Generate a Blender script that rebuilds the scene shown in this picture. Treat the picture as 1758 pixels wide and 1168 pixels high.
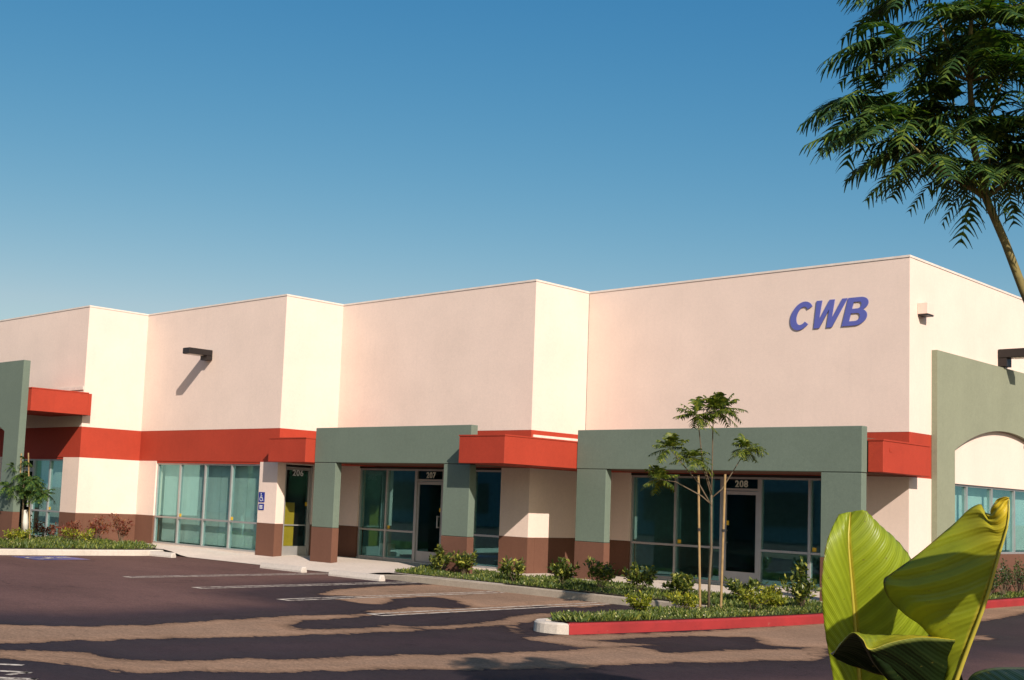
import bpy, bmesh, math, random
import numpy as np
from mathutils import Vector, Matrix

scene = bpy.context.scene
for o in list(bpy.data.objects):
    bpy.data.objects.remove(o)
COL = scene.collection
PI = math.pi

# ------------------------------------------------------------------ camera
YAW, PITCH, ROLL = 0.7817, 0.0973, 0.0396
cam_d = bpy.data.cameras.new('camera')
cam = bpy.data.objects.new('camera', cam_d)
COL.objects.link(cam)
fw = Vector((-math.sin(YAW) * math.cos(PITCH), math.cos(YAW) * math.cos(PITCH), math.sin(PITCH)))
rt = fw.cross(Vector((0, 0, 1))).normalized()
up = rt.cross(fw)
r2 = rt * math.cos(ROLL) + up * math.sin(ROLL)
u2 = -rt * math.sin(ROLL) + up * math.cos(ROLL)
m = Matrix((r2, u2, -fw)).transposed().to_4x4()
m.translation = Vector((10.922, -24.065, 1.645))
cam.matrix_world = m
cam_d.sensor_width = 36.0
cam_d.lens = 2101.46 / 1758 * 36.0
cam_d.shift_x = 94.3 / 1758
cam_d.shift_y = 70.7 / 1758
cam_d.clip_start = 0.05
cam_d.clip_end = 3000
scene.camera = cam

# ------------------------------------------------------------------ world and sun
SUN = Vector((1.85, -1.0, 1.37)).normalized()
w = bpy.data.worlds.new('World')
scene.world = w
w.use_nodes = True
nt = w.node_tree
nt.nodes.clear()
wo = nt.nodes.new('ShaderNodeOutputWorld')
bg = nt.nodes.new('ShaderNodeBackground')
sky = nt.nodes.new('ShaderNodeTexSky')
sky.sky_type = 'NISHITA'
sky.sun_disc = False
sky.sun_elevation = math.asin(SUN.z)
sky.sun_rotation = math.atan2(SUN.x, SUN.y)
sky.altitude = 0
sky.air_density = 0.9
sky.dust_density = 0.9
sky.ozone_density = 1.3
bg.inputs['Strength'].default_value = 0.0775
# sky colour graded per channel: less red where the blue is deeper
sp_ = nt.nodes.new('ShaderNodeSeparateColor')
cb_ = nt.nodes.new('ShaderNodeCombineColor')
nt.links.new(sky.outputs[0], sp_.inputs[0])
d_ = nt.nodes.new('ShaderNodeMath')
d_.operation = 'DIVIDE'
d_.inputs[1].default_value = 3.5
nt.links.new(sp_.outputs[0], d_.inputs[0])
p_ = nt.nodes.new('ShaderNodeMath')
p_.operation = 'POWER'
p_.inputs[1].default_value = .98
nt.links.new(d_.outputs[0], p_.inputs[0])
m_ = nt.nodes.new('ShaderNodeMath')
m_.operation = 'MINIMUM'
m_.inputs[1].default_value = 1.1
nt.links.new(p_.outputs[0], m_.inputs[0])
x_ = nt.nodes.new('ShaderNodeMath')
x_.operation = 'MULTIPLY'
nt.links.new(sp_.outputs[0], x_.inputs[0])
nt.links.new(m_.outputs[0], x_.inputs[1])
nt.links.new(x_.outputs[0], cb_.inputs[0])
g_ = nt.nodes.new('ShaderNodeMath')
g_.operation = 'MULTIPLY'
g_.inputs[1].default_value = 1.06
nt.links.new(sp_.outputs[1], g_.inputs[0])
nt.links.new(g_.outputs[0], cb_.inputs[1])
b_ = nt.nodes.new('ShaderNodeMath')
b_.operation = 'POWER'
b_.inputs[1].default_value = .55
nt.links.new(sp_.outputs[2], b_.inputs[0])
b2_ = nt.nodes.new('ShaderNodeMath')
b2_.operation = 'MULTIPLY'
b2_.inputs[1].default_value = 2.27
nt.links.new(b_.outputs[0], b2_.inputs[0])
nt.links.new(b2_.outputs[0], cb_.inputs[2])
nt.links.new(cb_.outputs[0], bg.inputs[0])
nt.links.new(bg.outputs[0], wo.inputs[0])

sl = bpy.data.lights.new('sun', 'SUN')
sl.energy = 4.6
sl.angle = math.radians(0.53)
sl.color = (1.0, 0.89, 0.80)
so = bpy.data.objects.new('sun', sl)
COL.objects.link(so)
so.location = (30, -20, 25)
so.rotation_euler = SUN.to_track_quat('Z', 'Y').to_euler()

vs = scene.view_settings
vs.view_transform = 'Standard'
vs.look = 'None'
vs.exposure = 0.27
vs.gamma = 1.0
vs.use_curve_mapping = False
scene.cycles.diffuse_bounces = 1


# ------------------------------------------------------------------ helpers
class MB:
    """collects faces; build() links them as one mesh object"""
    def __init__(self):
        self.v = []
        self.f = []
        self.mi = []

    def poly(self, pts, mi=0):
        n = len(self.v)
        self.v.extend([tuple(p) for p in pts])
        self.f.append(tuple(range(n, n + len(pts))))
        self.mi.append(mi)

    def box(self, x0, x1, y0, y1, z0, z1, mi=0):
        x0, x1 = min(x0, x1), max(x0, x1)
        y0, y1 = min(y0, y1), max(y0, y1)
        n = len(self.v)
        self.v.extend([(x0, y0, z0), (x1, y0, z0), (x1, y1, z0), (x0, y1, z0), (x0, y0, z1), (x1, y0, z1), (x1, y1, z1), (x0, y1, z1)])
        for q in ((3, 2, 1, 0), (4, 5, 6, 7), (0, 1, 5, 4), (1, 2, 6, 5), (2, 3, 7, 6), (3, 0, 4, 7)):
            self.f.append(tuple(n + i for i in q))
            self.mi.append(mi)
        return self

    def tube(self, pts, radii, seg=8, mi=0, cap=True):
        pts = [Vector(p) for p in pts]
        n0 = len(self.v)
        prev = None
        for i, p in enumerate(pts):
            a = pts[max(i - 1, 0)]
            b = pts[min(i + 1, len(pts) - 1)]
            d = (b - a).normalized()
            if prev is None:
                ref = Vector((1, 0, 0)) if abs(d.x) < .9 else Vector((0, 1, 0))
                s = d.cross(ref).normalized()
            else:
                s = (prev - d * prev.dot(d)).normalized()
            prev = s
            t = d.cross(s)
            for k in range(seg):
                an = 2 * PI * k / seg
                self.v.append(tuple(p + (s * math.cos(an) + t * math.sin(an)) * radii[i]))
        for i in range(len(pts) - 1):
            for k in range(seg):
                k2 = (k + 1) % seg
                self.f.append((n0 + i * seg + k, n0 + i * seg + k2, n0 + (i + 1) * seg + k2, n0 + (i + 1) * seg + k))
                self.mi.append(mi)
        if cap:
            self.f.append(tuple(n0 + k for k in reversed(range(seg))))
            self.mi.append(mi)
            e = n0 + (len(pts) - 1) * seg
            self.f.append(tuple(e + k for k in range(seg)))
            self.mi.append(mi)
        return self

    def build(self, name, mat, parent=None, smooth=False, bevel=0, recalc=False):
        me = bpy.data.meshes.new(name)
        me.from_pydata(self.v, [], self.f)
        mats = mat if isinstance(mat, (list, tuple)) else [mat]
        for mm in mats:
            me.materials.append(mm)
        if len(mats) > 1:
            me.polygons.foreach_set('material_index', self.mi)
        if smooth:
            me.polygons.foreach_set('use_smooth', [True] * len(self.f))
        me.update()
        o = bpy.data.objects.new(name, me)
        COL.objects.link(o)
        if parent is not None:
            o.parent = parent
        if bevel:
            b = o.modifiers.new('bevel', 'BEVEL')
            b.width = bevel
            b.segments = 1
            b.limit_method = 'ANGLE'
        return o


def tag(o, label, cat=None, group=None, kind=None):
    if label:
        o['label'] = label
    if cat:
        o['category'] = cat
    if group:
        o['group'] = group
    if kind:
        o['kind'] = kind
    return o


def empty(name, loc=(0, 0, 0)):
    o = bpy.data.objects.new(name, None)
    COL.objects.link(o)
    o.location = loc
    return o


def box(name, mat, parent, x0, x1, y0, y1, z0, z1, bevel=0):
    return MB().box(x0, x1, y0, y1, z0, z1).build(name, mat, parent, bevel=bevel)


# ------------------------------------------------------------------ materials
def newmat(name):
    mt = bpy.data.materials.new(name)
    mt.use_nodes = True
    n = mt.node_tree
    return mt, n, n.nodes['Principled BSDF']


def nd(n, t, **kw):
    x = n.nodes.new(t)
    for k, v in kw.items():
        if hasattr(x, k):
            setattr(x, k, v)
        else:
            x.inputs[k].default_value = v
    return x


def objcoord(n, scale=(1, 1, 1)):
    tc = n.nodes.new('ShaderNodeTexCoord')
    mp = n.nodes.new('ShaderNodeMapping')
    mp.inputs['Scale'].default_value = scale
    n.links.new(tc.outputs['Object'], mp.inputs['Vector'])
    return mp.outputs['Vector']


def mixcol(n, fac, a, b, mode='MIX'):
    x = n.nodes.new('ShaderNodeMix')
    x.data_type = 'RGBA'
    x.blend_type = mode
    if isinstance(fac, (int, float)):
        x.inputs[0].default_value = fac
    else:
        n.links.new(fac, x.inputs[0])
    for i, c in ((6, a), (7, b)):
        if isinstance(c, tuple):
            x.inputs[i].default_value = (*c, 1)
        else:
            n.links.new(c, x.inputs[i])
    return x.outputs[2]


def ramp(n, src, stops):
    r = n.nodes.new('ShaderNodeValToRGB')
    el = r.color_ramp.elements
    while len(el) > 1:
        el.remove(el[-1])
    el[0].position = stops[0][0]
    el[0].color = (*stops[0][1], 1)
    for p, c in stops[1:]:
        e = el.new(p)
        e.color = (*c, 1)
    n.links.new(src, r.inputs[0])
    return r.outputs[0]


def noise(n, vec, scale, detail=4, rough=.55):
    x = n.nodes.new('ShaderNodeTexNoise')
    x.inputs['Scale'].default_value = scale
    x.inputs['Detail'].default_value = detail
    x.inputs['Roughness'].default_value = rough
    n.links.new(vec, x.inputs['Vector'])
    return x.outputs['Fac']


def bump(n, bsdf, height, strength=.3, dist=.01):
    b = n.nodes.new('ShaderNodeBump')
    b.inputs['Strength'].default_value = strength
    b.inputs['Distance'].default_value = dist
    n.links.new(height, b.inputs['Height'])
    n.links.new(b.outputs['Normal'], bsdf.inputs['Normal'])


def g3(v):
    return (v, v, v)


def plaster(name, col, rough=.9, spread=.12, grain=.35, streak=.35):
    """painted concrete: blotches, faint run-off streaks, sand texture"""
    mt, n, b = newmat(name)
    vec = objcoord(n)
    big = noise(n, vec, .8, 5, .6)
    tone = ramp(n, big, [(.3, g3(1 - spread)), (.7, g3(1.0))])
    c = mixcol(n, 1.0, tuple(col), tone, 'MULTIPLY')
    sv = objcoord(n, (3.0, 3.0, .18))
    st = noise(n, sv, 2.2, 4, .6)
    stc = ramp(n, st, [(.52, g3(1)), (.8, g3(1 - spread * streak))])
    c = mixcol(n, 1.0, c, stc, 'MULTIPLY')
    mid_ = noise(n, vec, 13, 3, .65)
    c = mixcol(n, 1.0, c, ramp(n, mid_, [(.3, g3(1 - grain * .16)), (.7, g3(1 + grain * .08))]), 'MULTIPLY')
    fine = noise(n, vec, 55, 3, .7)
    fc = ramp(n, fine, [(.3, g3(1 - grain * .35)), (.7, g3(1 + grain * .1))])
    c = mixcol(n, 1.0, c, fc, 'MULTIPLY')
    n.links.new(c, b.inputs['Base Color'])
    b.inputs['Roughness'].default_value = rough
    b.inputs['Specular IOR Level'].default_value = .25
    bump(n, b, fine, .35, .008)
    return mt


def simple(name, col, rough=.6, metal=0, var=.15, scale=6, bs=.0):
    mt, n, b = newmat(name)
    vec = objcoord(n)
    f = noise(n, vec, scale, 4)
    c = mixcol(n, 1.0, tuple(col), ramp(n, f, [(.3, g3(1 - var)), (.7, g3(1))]), 'MULTIPLY')
    n.links.new(c, b.inputs['Base Color'])
    b.inputs['Roughness'].default_value = rough
    b.inputs['Metallic'].default_value = metal
    if bs:
        bump(n, b, f, bs, .01)
    return mt


M = {}
M['cream'] = plaster('cream_paint', (.865, .685, .575), spread=.08, grain=.22)
M['red'] = plaster('red_paint', (.46, .054, .026), spread=.16, rough=.7)
M['green_light'] = plaster('pale_sage_paint', (.285, .300, .205), spread=.10)  # lighter, yellower sage for the side wall portal
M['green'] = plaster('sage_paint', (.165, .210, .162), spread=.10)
M['brown'] = plaster('brown_paint', (.18, .083, .053), spread=.16)
M['cap'] = simple('cap_metal', (.82, .70, .60), .5)
M['alu'] = simple('aluminium', (.50, .48, .46), .38, .55, .1)
M['dark_metal'] = simple('bronze_metal', (.022, .017, .016), .45, .2)
M['white_lens'] = simple('lamp_lens', (.85, .75, .65), .35)
M['interior'] = simple('interior_paint', (.58, .88, .94), .9)
M['blind'] = simple('blind_fabric', (.80, .80, .74), .8, 0, .1, 3)
M['concrete'] = plaster('walk_concrete', (.74, .63, .53), spread=.15, grain=.5)
M['kerb'] = plaster('kerb_concrete', (.42, .35, .27), spread=.3, grain=.6)
M['white_kerb'] = plaster('pale_concrete', (.66, .58, .49), spread=.25, grain=.5)
def worn_kerb():
    """kerb paint worn through to the concrete, scuffed and jointed"""
    mt, n, b = newmat('kerb_paint')
    vec = objcoord(n)
    f = noise(n, vec, 7, 8, .72)
    tone = noise(n, vec, 1.3, 5, .6)
    c = mixcol(n, 1.0, (.33, .020, .019), ramp(n, tone, [(.3, g3(.72)), (.7, g3(1.08))]), 'MULTIPLY')
    c = mixcol(n, ramp(n, f, [(.66, g3(0)), (.70, g3(.8))]), c, (.30, .16, .11))
    sc = noise(n, objcoord(n, (1, 1, 5)), 5, 6, .7)
    c = mixcol(n, 1.0, c, ramp(n, sc, [(.25, g3(.45)), (.42, g3(1))]), 'MULTIPLY')
    n.links.new(c, b.inputs['Base Color'])
    b.inputs['Roughness'].default_value = .7
    bump(n, b, f, .4, .01)
    return mt


M['redkerb'] = worn_kerb()
M['stop'] = plaster('stop_concrete', (.68, .60, .52), spread=.2)
M['letter'] = simple('letter_acrylic', (.115, .13, .42), .45, 0, .03)
M['blue'] = simple('sign_blue', (.012, .03, .25), .4, 0, .05)
M['white'] = simple('sign_white', (.8, .8, .78), .5, 0, .05)
M['number'] = simple('number_vinyl', (.70, .70, .60), .5, 0, .05)
M['yellow'] = simple('sticker_yellow', (.75, .45, .02), .5, 0, .05)
M['sun_patch'] = simple('sun_patch_paint', (.80, .60, .05), .7, 0, .15, 3)
M['wood'] = simple('stake_wood', (.40, .26, .11), .8, 0, .35, 12, .4)
M['bark'] = simple('bark', (.17, .125, .075), .9, 0, .4, 25, .6)
M['bark_green'] = simple('young_bark', (.24, .19, .06), .8, 0, .5, 14, .5)
M['strap'] = simple('rubber_strap', (.02, .02, .02), .6)
M['soil'] = plaster('bed_soil', (.11, .085, .045), spread=.5, grain=1)
M['carton'] = simple('carton_white', (.75, .74, .68), .8)
M['slate'] = simple('slate_cladding', (.16, .24, .26), .8)
M['cloth'] = simple('wrap_cloth', (.62, .60, .52), .8)


def line_paint():
    """worn stripe paint: flaked through to the asphalt"""
    mt, n, b = newmat('stripe_paint')
    vec = objcoord(n)
    f = noise(n, vec, 9, 6, .7)
    c = ramp(n, f, [(.38, (.14, .10, .08)), (.50, (.50, .43, .35)), (.70, (.66, .58, .48))])
    n.links.new(c, b.inputs['Base Color'])
    b.inputs['Roughness'].default_value = .8
    return mt


M['stripe'] = line_paint()


def glass(name, tint, refl=.10):
    mt, n, b = newmat(name)
    n.nodes.remove(b)
    out = n.nodes['Material Output']
    tr = nd(n, 'ShaderNodeBsdfTransparent')
    tr.inputs[0].default_value = (*tint, 1)
    gl = nd(n, 'ShaderNodeBsdfGlossy')
    gl.inputs['Roughness'].default_value = .015
    gl.inputs['Color'].default_value = (.42, .88, .93, 1)
    lw = nd(n, 'ShaderNodeLayerWeight')
    lw.inputs[0].default_value = .5
    fr = nd(n, 'ShaderNodeMath', operation='POWER')
    fr.inputs[1].default_value = 4.0
    n.links.new(lw.outputs['Facing'], fr.inputs[0])
    vec = objcoord(n)
    wv = noise(n, vec, 1.6, 2)
    bp = nd(n, 'ShaderNodeBump')
    bp.inputs['Strength'].default_value = .006
    bp.inputs['Distance'].default_value = .02
    n.links.new(wv, bp.inputs['Height'])
    n.links.new(bp.outputs[0], gl.inputs['Normal'])
    ad = nd(n, 'ShaderNodeMath', operation='ADD')
    ad.inputs[1].default_value = refl
    n.links.new(fr.outputs[0], ad.inputs[0])
    mx = nd(n, 'ShaderNodeMixShader')
    n.links.new(ad.outputs[0], mx.inputs[0])
    n.links.new(tr.outputs[0], mx.inputs[1])
    n.links.new(gl.outputs[0], mx.inputs[2])
    n.links.new(mx.outputs[0], out.inputs[0])
    return mt


M['glass'] = glass('teal_glass', (.83, .94, .925), .12)
M['glass_clear'] = glass('clear_glass', (.74, .76, .74), .03)
M['glass_dark'] = glass('dark_glass', (.36, .46, .48), .02)


def leafmat(name, col, trans=.35, rough=.45, var=.35, scale=7, col2=None):
    mt, n, b = newmat(name)
    out = n.nodes['Material Output']
    gi = nd(n, 'ShaderNodeNewGeometry')
    rnd = gi.outputs['Random Per Island']
    c2 = col2 or tuple(min(1, x * 1.9 + .01) for x in col)
    c = ramp(n, rnd, [(0, tuple(x * (1 - var) for x in col)), (.55, tuple(col)), (1, c2)])
    n.links.new(c, b.inputs['Base Color'])
    b.inputs['Roughness'].default_value = rough
    b.inputs['Specular IOR Level'].default_value = .4
    tl = nd(n, 'ShaderNodeBsdfTranslucent')
    tc = mixcol(n, 1.0, c, (1.3, 1.5, .5), 'MULTIPLY')
    n.links.new(tc, tl.inputs[0])
    mx = nd(n, 'ShaderNodeMixShader')
    mx.inputs[0].default_value = trans
    n.links.new(b.outputs[0], mx.inputs[1])
    n.links.new(tl.outputs[0], mx.inputs[2])
    n.links.new(mx.outputs[0], out.inputs[0])
    return mt


M['frond'] = leafmat('frond_leaf', (.036, .088, .022), .30, .5, .45, col2=(.15, .21, .03))
M['tuft'] = leafmat('tuft_leaf', (.075, .115, .016), .32, .5, .45, col2=(.26, .27, .03))
M['shrub'] = leafmat('shrub_leaf', (.075, .11, .022), .28, .38, .55, col2=(.42, .40, .07))
M['yshrub'] = leafmat('yellow_shrub_leaf', (.19, .22, .020), .3, .4, .4, col2=(.48, .42, .03))
M['rshrub'] = leafmat('red_shrub_leaf', (.20, .045, .030), .3, .4, .4, col2=(.30, .13, .05))
M['dshrub'] = leafmat('dark_shrub_leaf', (.035, .07, .022), .25, .35, .4, col2=(.12, .16, .04))
M['cover'] = leafmat('ground_cover_leaf', (.085, .130, .026), .3, .5, .5, col2=(.26, .28, .05))
M['fleck'] = leafmat('ground_cover_flower', (.42, .38, .12), .3, .6, .3, col2=(.60, .56, .34))

# ------------------------------------------------------------------ ground
# outlines of the dried patches on the hosed-down asphalt, in metres
DRY = [
 [(-4.46,-17.22),(-3.57,-15.81),(-3.48,-15.16),(-3.60,-14.20),(-3.64,-13.46),(-3.69,-12.61),(-3.52,-11.48),(-3.51,-10.96),(-3.10,-11.85),(-3.11,-12.74),(-2.66,-13.49),(-2.14,-13.67),(-1.90,-12.44),(-1.54,-12.09),(-1.66,-11.03),(-2.24,-9.07),(-1.77,-9.60),(-1.39,-11.30),(-1.46,-12.78),(-1.69,-14.31),(-2.14,-15.97),(-2.34,-16.84),(-2.51,-18.07),(-4.0,-20.5)],
 [(-2.18,-18.21),(-1.37,-17.18),(-0.80,-17.15),(-0.55,-17.02),(-0.32,-16.73),(-0.15,-16.02),(0.19,-15.54),(0.31,-14.79),(0.96,-12.69),(1.29,-10.77),(1.93,-11.04),(2.10,-10.10),(2.65,-8.35),(3.31,-9.61),(2.36,-12.24),(2.10,-13.49),(1.67,-14.44),(1.25,-15.19),(0.86,-16.07),(0.69,-16.58),(0.33,-17.01),(0.27,-17.45),(0.07,-17.59),(-0.32,-17.66),(-0.62,-17.76),(-0.94,-17.98),(-1.82,-18.37)],
 [(-6.57,-9.85),(-7.35,-8.85),(-7.82,-7.37),(-7.96,-5.82),(-7.98,-5.4),(-6.26,-5.2),(-5.07,-5.3),(-4.11,-5.2),(-3.58,-5.2),(-3.80,-7.06),(-3.53,-8.14),(-3.59,-8.91),(-5.06,-7.87),(-5.58,-7.91),(-5.46,-9.02),(-4.78,-9.75),(-4.81,-10.24),(-5.19,-10.18),(-5.74,-10.04),(-6.08,-9.16)],
 [(-3.88,-11.11),(-3.88,-10.40),(-4.14,-9.60),(-3.53,-9.13),(-3.85,-7.62),(-4.05,-5.90),(-3.33,-5.29),(-2.78,-6.80),(-3.42,-7.29),(-3.16,-9.13),(-3.14,-10.22),(-3.22,-10.87),(-3.52,-11.17)],
 [(-2.21,-12.16),(-1.80,-11.83),(-1.54,-11.16),(-1.69,-10.68),(-2.00,-9.74),(-2.34,-9.08),(-2.40,-8.17),(-1.97,-8.64),(-1.62,-9.60),(-1.31,-10.23),(-0.91,-10.81),(-0.44,-11.15),(-1.42,-10.48),(-1.36,-11.23),(-1.62,-12.00),(-1.94,-12.34)],
 [(-0.20,-11.32),(0.01,-10.57),(0.31,-9.43),(0.6,-7.72),(0.7,-5.28),(0.7,-4.14),(0.5,1.69),(0.54,10.35),(1.68,6.57),(1.56,1.92),(1.90,-0.20),(1.95,-1.15),(2.39,-4.41),(2.99,-7.67),(2.20,-8.96),(1.42,-8.26),(0.83,-9.01),(0.52,-10.90),(1.32,-10.42),(1.00,-11.61),(0.02,-11.63)],
 [(2.94,-4.19),(3.13,-4.16),(3.41,-4.65),(3.40,-5.34)],
 [(3.0,-22.0),(4.5,-19.0),(6.5,-17.5),(9.0,-18.0),(7.0,-21.0),(5.0,-24.0)],
 [(-22.0,-24.0),(-14.0,-20.0),(-9.0,-20.5),(-12.0,-24.0),(-20.0,-29.0)],
]
ZA = -0.15


def axis_coords(lo, hi, step, far):
    mid = np.arange(lo, hi + 1e-6, step)
    return np.concatenate([[-far, -200, -80], [lo - 12, lo - 4], mid, [hi + 4, hi + 15], [90, 220, far]])


def sdf(px, py, poly):
    d = np.full(px.shape, 1e9)
    inside = np.zeros(px.shape, bool)
    n = len(poly)
    for i in range(n):
        ax, ay = poly[i]
        bx, by = poly[(i + 1) % n]
        ex, ey = bx - ax, by - ay
        t = np.clip(((px - ax) * ex + (py - ay) * ey) / (ex * ex + ey * ey + 1e-9), 0, 1)
        d = np.minimum(d, np.hypot(px - ax - t * ex, py - ay - t * ey))
        c = ((ay > py) != (by > py)) & (px < ex * (py - ay) / (ey + 1e-12 if ey == 0 else ey) + ax)
        inside ^= c
    return np.where(inside, d, -d)


def build_asphalt():
    xs = axis_coords(-26, 13, .16, 900)
    ys = axis_coords(-30, 5, .16, 900)
    X, Y = np.meshgrid(xs, ys)
    ny, nx = X.shape
    co = np.stack([X.ravel(), Y.ravel(), np.full(X.size, ZA)], 1)
    D = np.full(X.size, -3.0)
    for p in DRY:
        D = np.maximum(D, sdf(X.ravel(), Y.ravel(), p))
    idx = np.arange(X.size).reshape(ny, nx)
    F = np.stack([idx[:-1, :-1], idx[:-1, 1:], idx[1:, 1:], idx[1:, :-1]], -1).reshape(-1, 4)
    me = bpy.data.meshes.new('asphalt')
    me.from_pydata(co.tolist(), [], F.tolist())
    at = me.attributes.new('dry_edge', 'FLOAT', 'POINT')
    at.data.foreach_set('value', np.clip(D, -3.0, 1.0).astype(np.float32))
    mt, n, b = newmat('asphalt')
    vec = objcoord(n)
    a = nd(n, 'ShaderNodeAttribute', attribute_name='dry_edge')
    rot = nd(n, 'ShaderNodeMapping')
    rot.inputs['Rotation'].default_value = (0, 0, math.radians(-45))
    rot.inputs['Scale'].default_value = (.5, 1.4, 1)
    n.links.new(vec, rot.inputs['Vector'])
    nz = noise(n, rot.outputs[0], 2.0, 9, .70)
    ma = nd(n, 'ShaderNodeMath', operation='MULTIPLY_ADD')
    n.links.new(nz, ma.inputs[0])
    ma.inputs[1].default_value = .62
    ma.inputs[2].default_value = -.31
    ad = nd(n, 'ShaderNodeMath', operation='ADD')
    n.links.new(a.outputs['Fac'], ad.inputs[0])
    n.links.new(ma.outputs[0], ad.inputs[1])
    nz2 = noise(n, rot.outputs[0], 7.5, 6, .75)
    ma2 = nd(n, 'ShaderNodeMath', operation='MULTIPLY_ADD')
    n.links.new(nz2, ma2.inputs[0])
    ma2.inputs[1].default_value = .34
    ma2.inputs[2].default_value = -.17
    ad2 = nd(n, 'ShaderNodeMath', operation='ADD')
    n.links.new(ad.outputs[0], ad2.inputs[0])
    n.links.new(ma2.outputs[0], ad2.inputs[1])
    ad = ad2
    mr = nd(n, 'ShaderNodeMapRange')
    mr.inputs['From Min'].default_value = -2.5
    mr.inputs['From Max'].default_value = .5
    n.links.new(ad.outputs[0], mr.inputs['Value'])
    # damp asphalt, a darker tide line at its rim, dry dusty asphalt
    c = ramp(n, mr.outputs[0], [(0.0, (.128, .069, .058)), (.25, (.092, .051, .046)), (.45, (.046, .029, .032)), (.70, (.034, .024, .026)), (.80, (.025, .017, .019)), (.826, (.023, .016, .018)), (.836, (.20, .120, .074)), (.90, (.305, .186, .116)), (1.0, (.27, .170, .110))])
    br = noise(n, rot.outputs[0], .35, 5, .6)
    c = mixcol(n, 1.0, c, ramp(n, br, [(.3, g3(.78)), (.7, g3(1.12))]), 'MULTIPLY')
    # oil drips, tyre scuffs and exposed aggregate
    oil = noise(n, vec, 1.7, 5, .7)
    c = mixcol(n, 1.0, c, ramp(n, oil, [(.25, g3(.70)), (.40, g3(1.0)), (.75, g3(1.10))]), 'MULTIPLY')
    tr_ = noise(n, rot.outputs[0], 7.0, 6, .7)
    c = mixcol(n, 1.0, c, ramp(n, tr_, [(.3, g3(.84)), (.7, g3(1.12))]), 'MULTIPLY')
    # hairline cracks
    wob = nd(n, 'ShaderNodeVectorMath', operation='ADD')
    nzc = nd(n, 'ShaderNodeTexNoise')
    nzc.inputs['Scale'].default_value = 1.1
    nzc.inputs['Detail'].default_value = 6
    n.links.new(vec, nzc.inputs['Vector'])
    n.links.new(vec, wob.inputs[0])
    n.links.new(nzc.outputs['Color'], wob.inputs[1])
    vo = nd(n, 'ShaderNodeTexVoronoi', feature='DISTANCE_TO_EDGE')
    vo.inputs['Scale'].default_value = .24
    n.links.new(wob.outputs[0], vo.inputs['Vector'])
    ck = ramp(n, vo.outputs['Distance'], [(.0015, g3(.45)), (.0045, g3(1))])
    ckm = ramp(n, br, [(.42, g3(1)), (.55, g3(0))])
    c = mixcol(n, ckm, c, mixcol(n, 1.0, c, ck, 'MULTIPLY'))
    gr = noise(n, vec, 26, 4, .8)
    c = mixcol(n, 1.0, c, ramp(n, gr, [(.28, g3(.55)), (.5, g3(1.0)), (.74, g3(1.45))]), 'MULTIPLY')
    n.links.new(c, b.inputs['Base Color'])
    ro = ramp(n, mr.outputs[0], [(.6, g3(.75)), (.80, g3(.62)), (.84, g3(.95))])
    n.links.new(ro, b.inputs['Roughness'])
    b.inputs['Specular IOR Level'].default_value = .12
    bump(n, b, gr, .5, .012)
    me.materials.append(mt)
    me.update()
    o = bpy.data.objects.new('asphalt', me)
    COL.objects.link(o)
    tag(o, 'damp dark asphalt parking lot with pale dried streaks', kind='structure')
    return o


build_asphalt()


def sst(t):
    t = min(1, max(0, t))
    return t * t * (3 - 2 * t)


def walk_z(x, y):
    r = sst((x + 18.6) / 1.2) * (1 - sst((x + 10.9) / 1.6))
    return -.138 * r * (1 - sst((y + 5.5) / 2.0))


def build_walk():
    mb = MB()
    xs = [-31, -26, -23, -20] + [-19 + .4 * i for i in range(29)] + [-6, -4, -2, 0.5]
    ys = [-5.5 + .25 * i for i in range(9)] + [-3, -2.4, -1.5, -.6, .1]
    n = len(ys)
    for x in xs:
        for y in ys:
            mb.v.append((x, y, walk_z(x, y)))
    for i in range(len(xs) - 1):
        for j in range(n - 1):
            mb.f.append((i * n + j, (i + 1) * n + j, (i + 1) * n + j + 1, i * n + j + 1))
            mb.mi.append(0)
    o = mb.build('pavement', M['concrete'], smooth=True)
    tag(o, 'pale concrete walk sloping down to the parking stalls', kind='structure')


build_walk()


def path_normals(pts, closed=False):
    out = []
    n = len(pts)
    for i in range(n):
        a = Vector(pts[max(i - 1, 0)][:2])
        b = Vector(pts[min(i + 1, n - 1)][:2])
        d = (b - a).normalized()
        out.append(Vector((d.y, -d.x)))      # right of travel: the outer side
    return out


def kerb(name, pts, mat, label, tops=None, wid=.16, parent=None):
    """swept kerb; pts run along the outer foot, planting on the left of travel"""
    nn = path_normals(pts)
    mb = MB()
    prof = [(0, None, -.02), (.012, 'top', -.025), (.035, 'top', 0), (wid, 'top', 0), (wid, None, -.02)]
    k = len(prof)
    for i, p in enumerate(pts):
        top = tops[i] if tops else 0.0
        for off, kind, dz in prof:
            q = Vector(p[:2]) - nn[i] * off
            z = (top + dz) if kind else ZA + dz
            mb.v.append((q.x, q.y, max(z, ZA - .02)))
    for i in range(len(pts) - 1):
        for j in range(k - 1):
            mb.f.append((i * k + j, (i + 1) * k + j, (i + 1) * k + j + 1, i * k + j + 1))
            mb.mi.append(0)
    mb.f.append(tuple(range(k)))
    mb.mi.append(0)
    e = (len(pts) - 1) * k
    mb.f.append(tuple(e + j for j in reversed(range(k))))
    mb.mi.append(0)
    o = mb.build(name, mat, parent)
    tag(o, label, kind='structure')
    return o


def arc(cx, cy, r, a0, a1, n=8):
    return [(cx + r * math.cos(math.radians(a0 + (a1 - a0) * i / n)), cy + r * math.sin(math.radians(a0 + (a1 - a0) * i / n))) for i in range(n + 1)]


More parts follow.
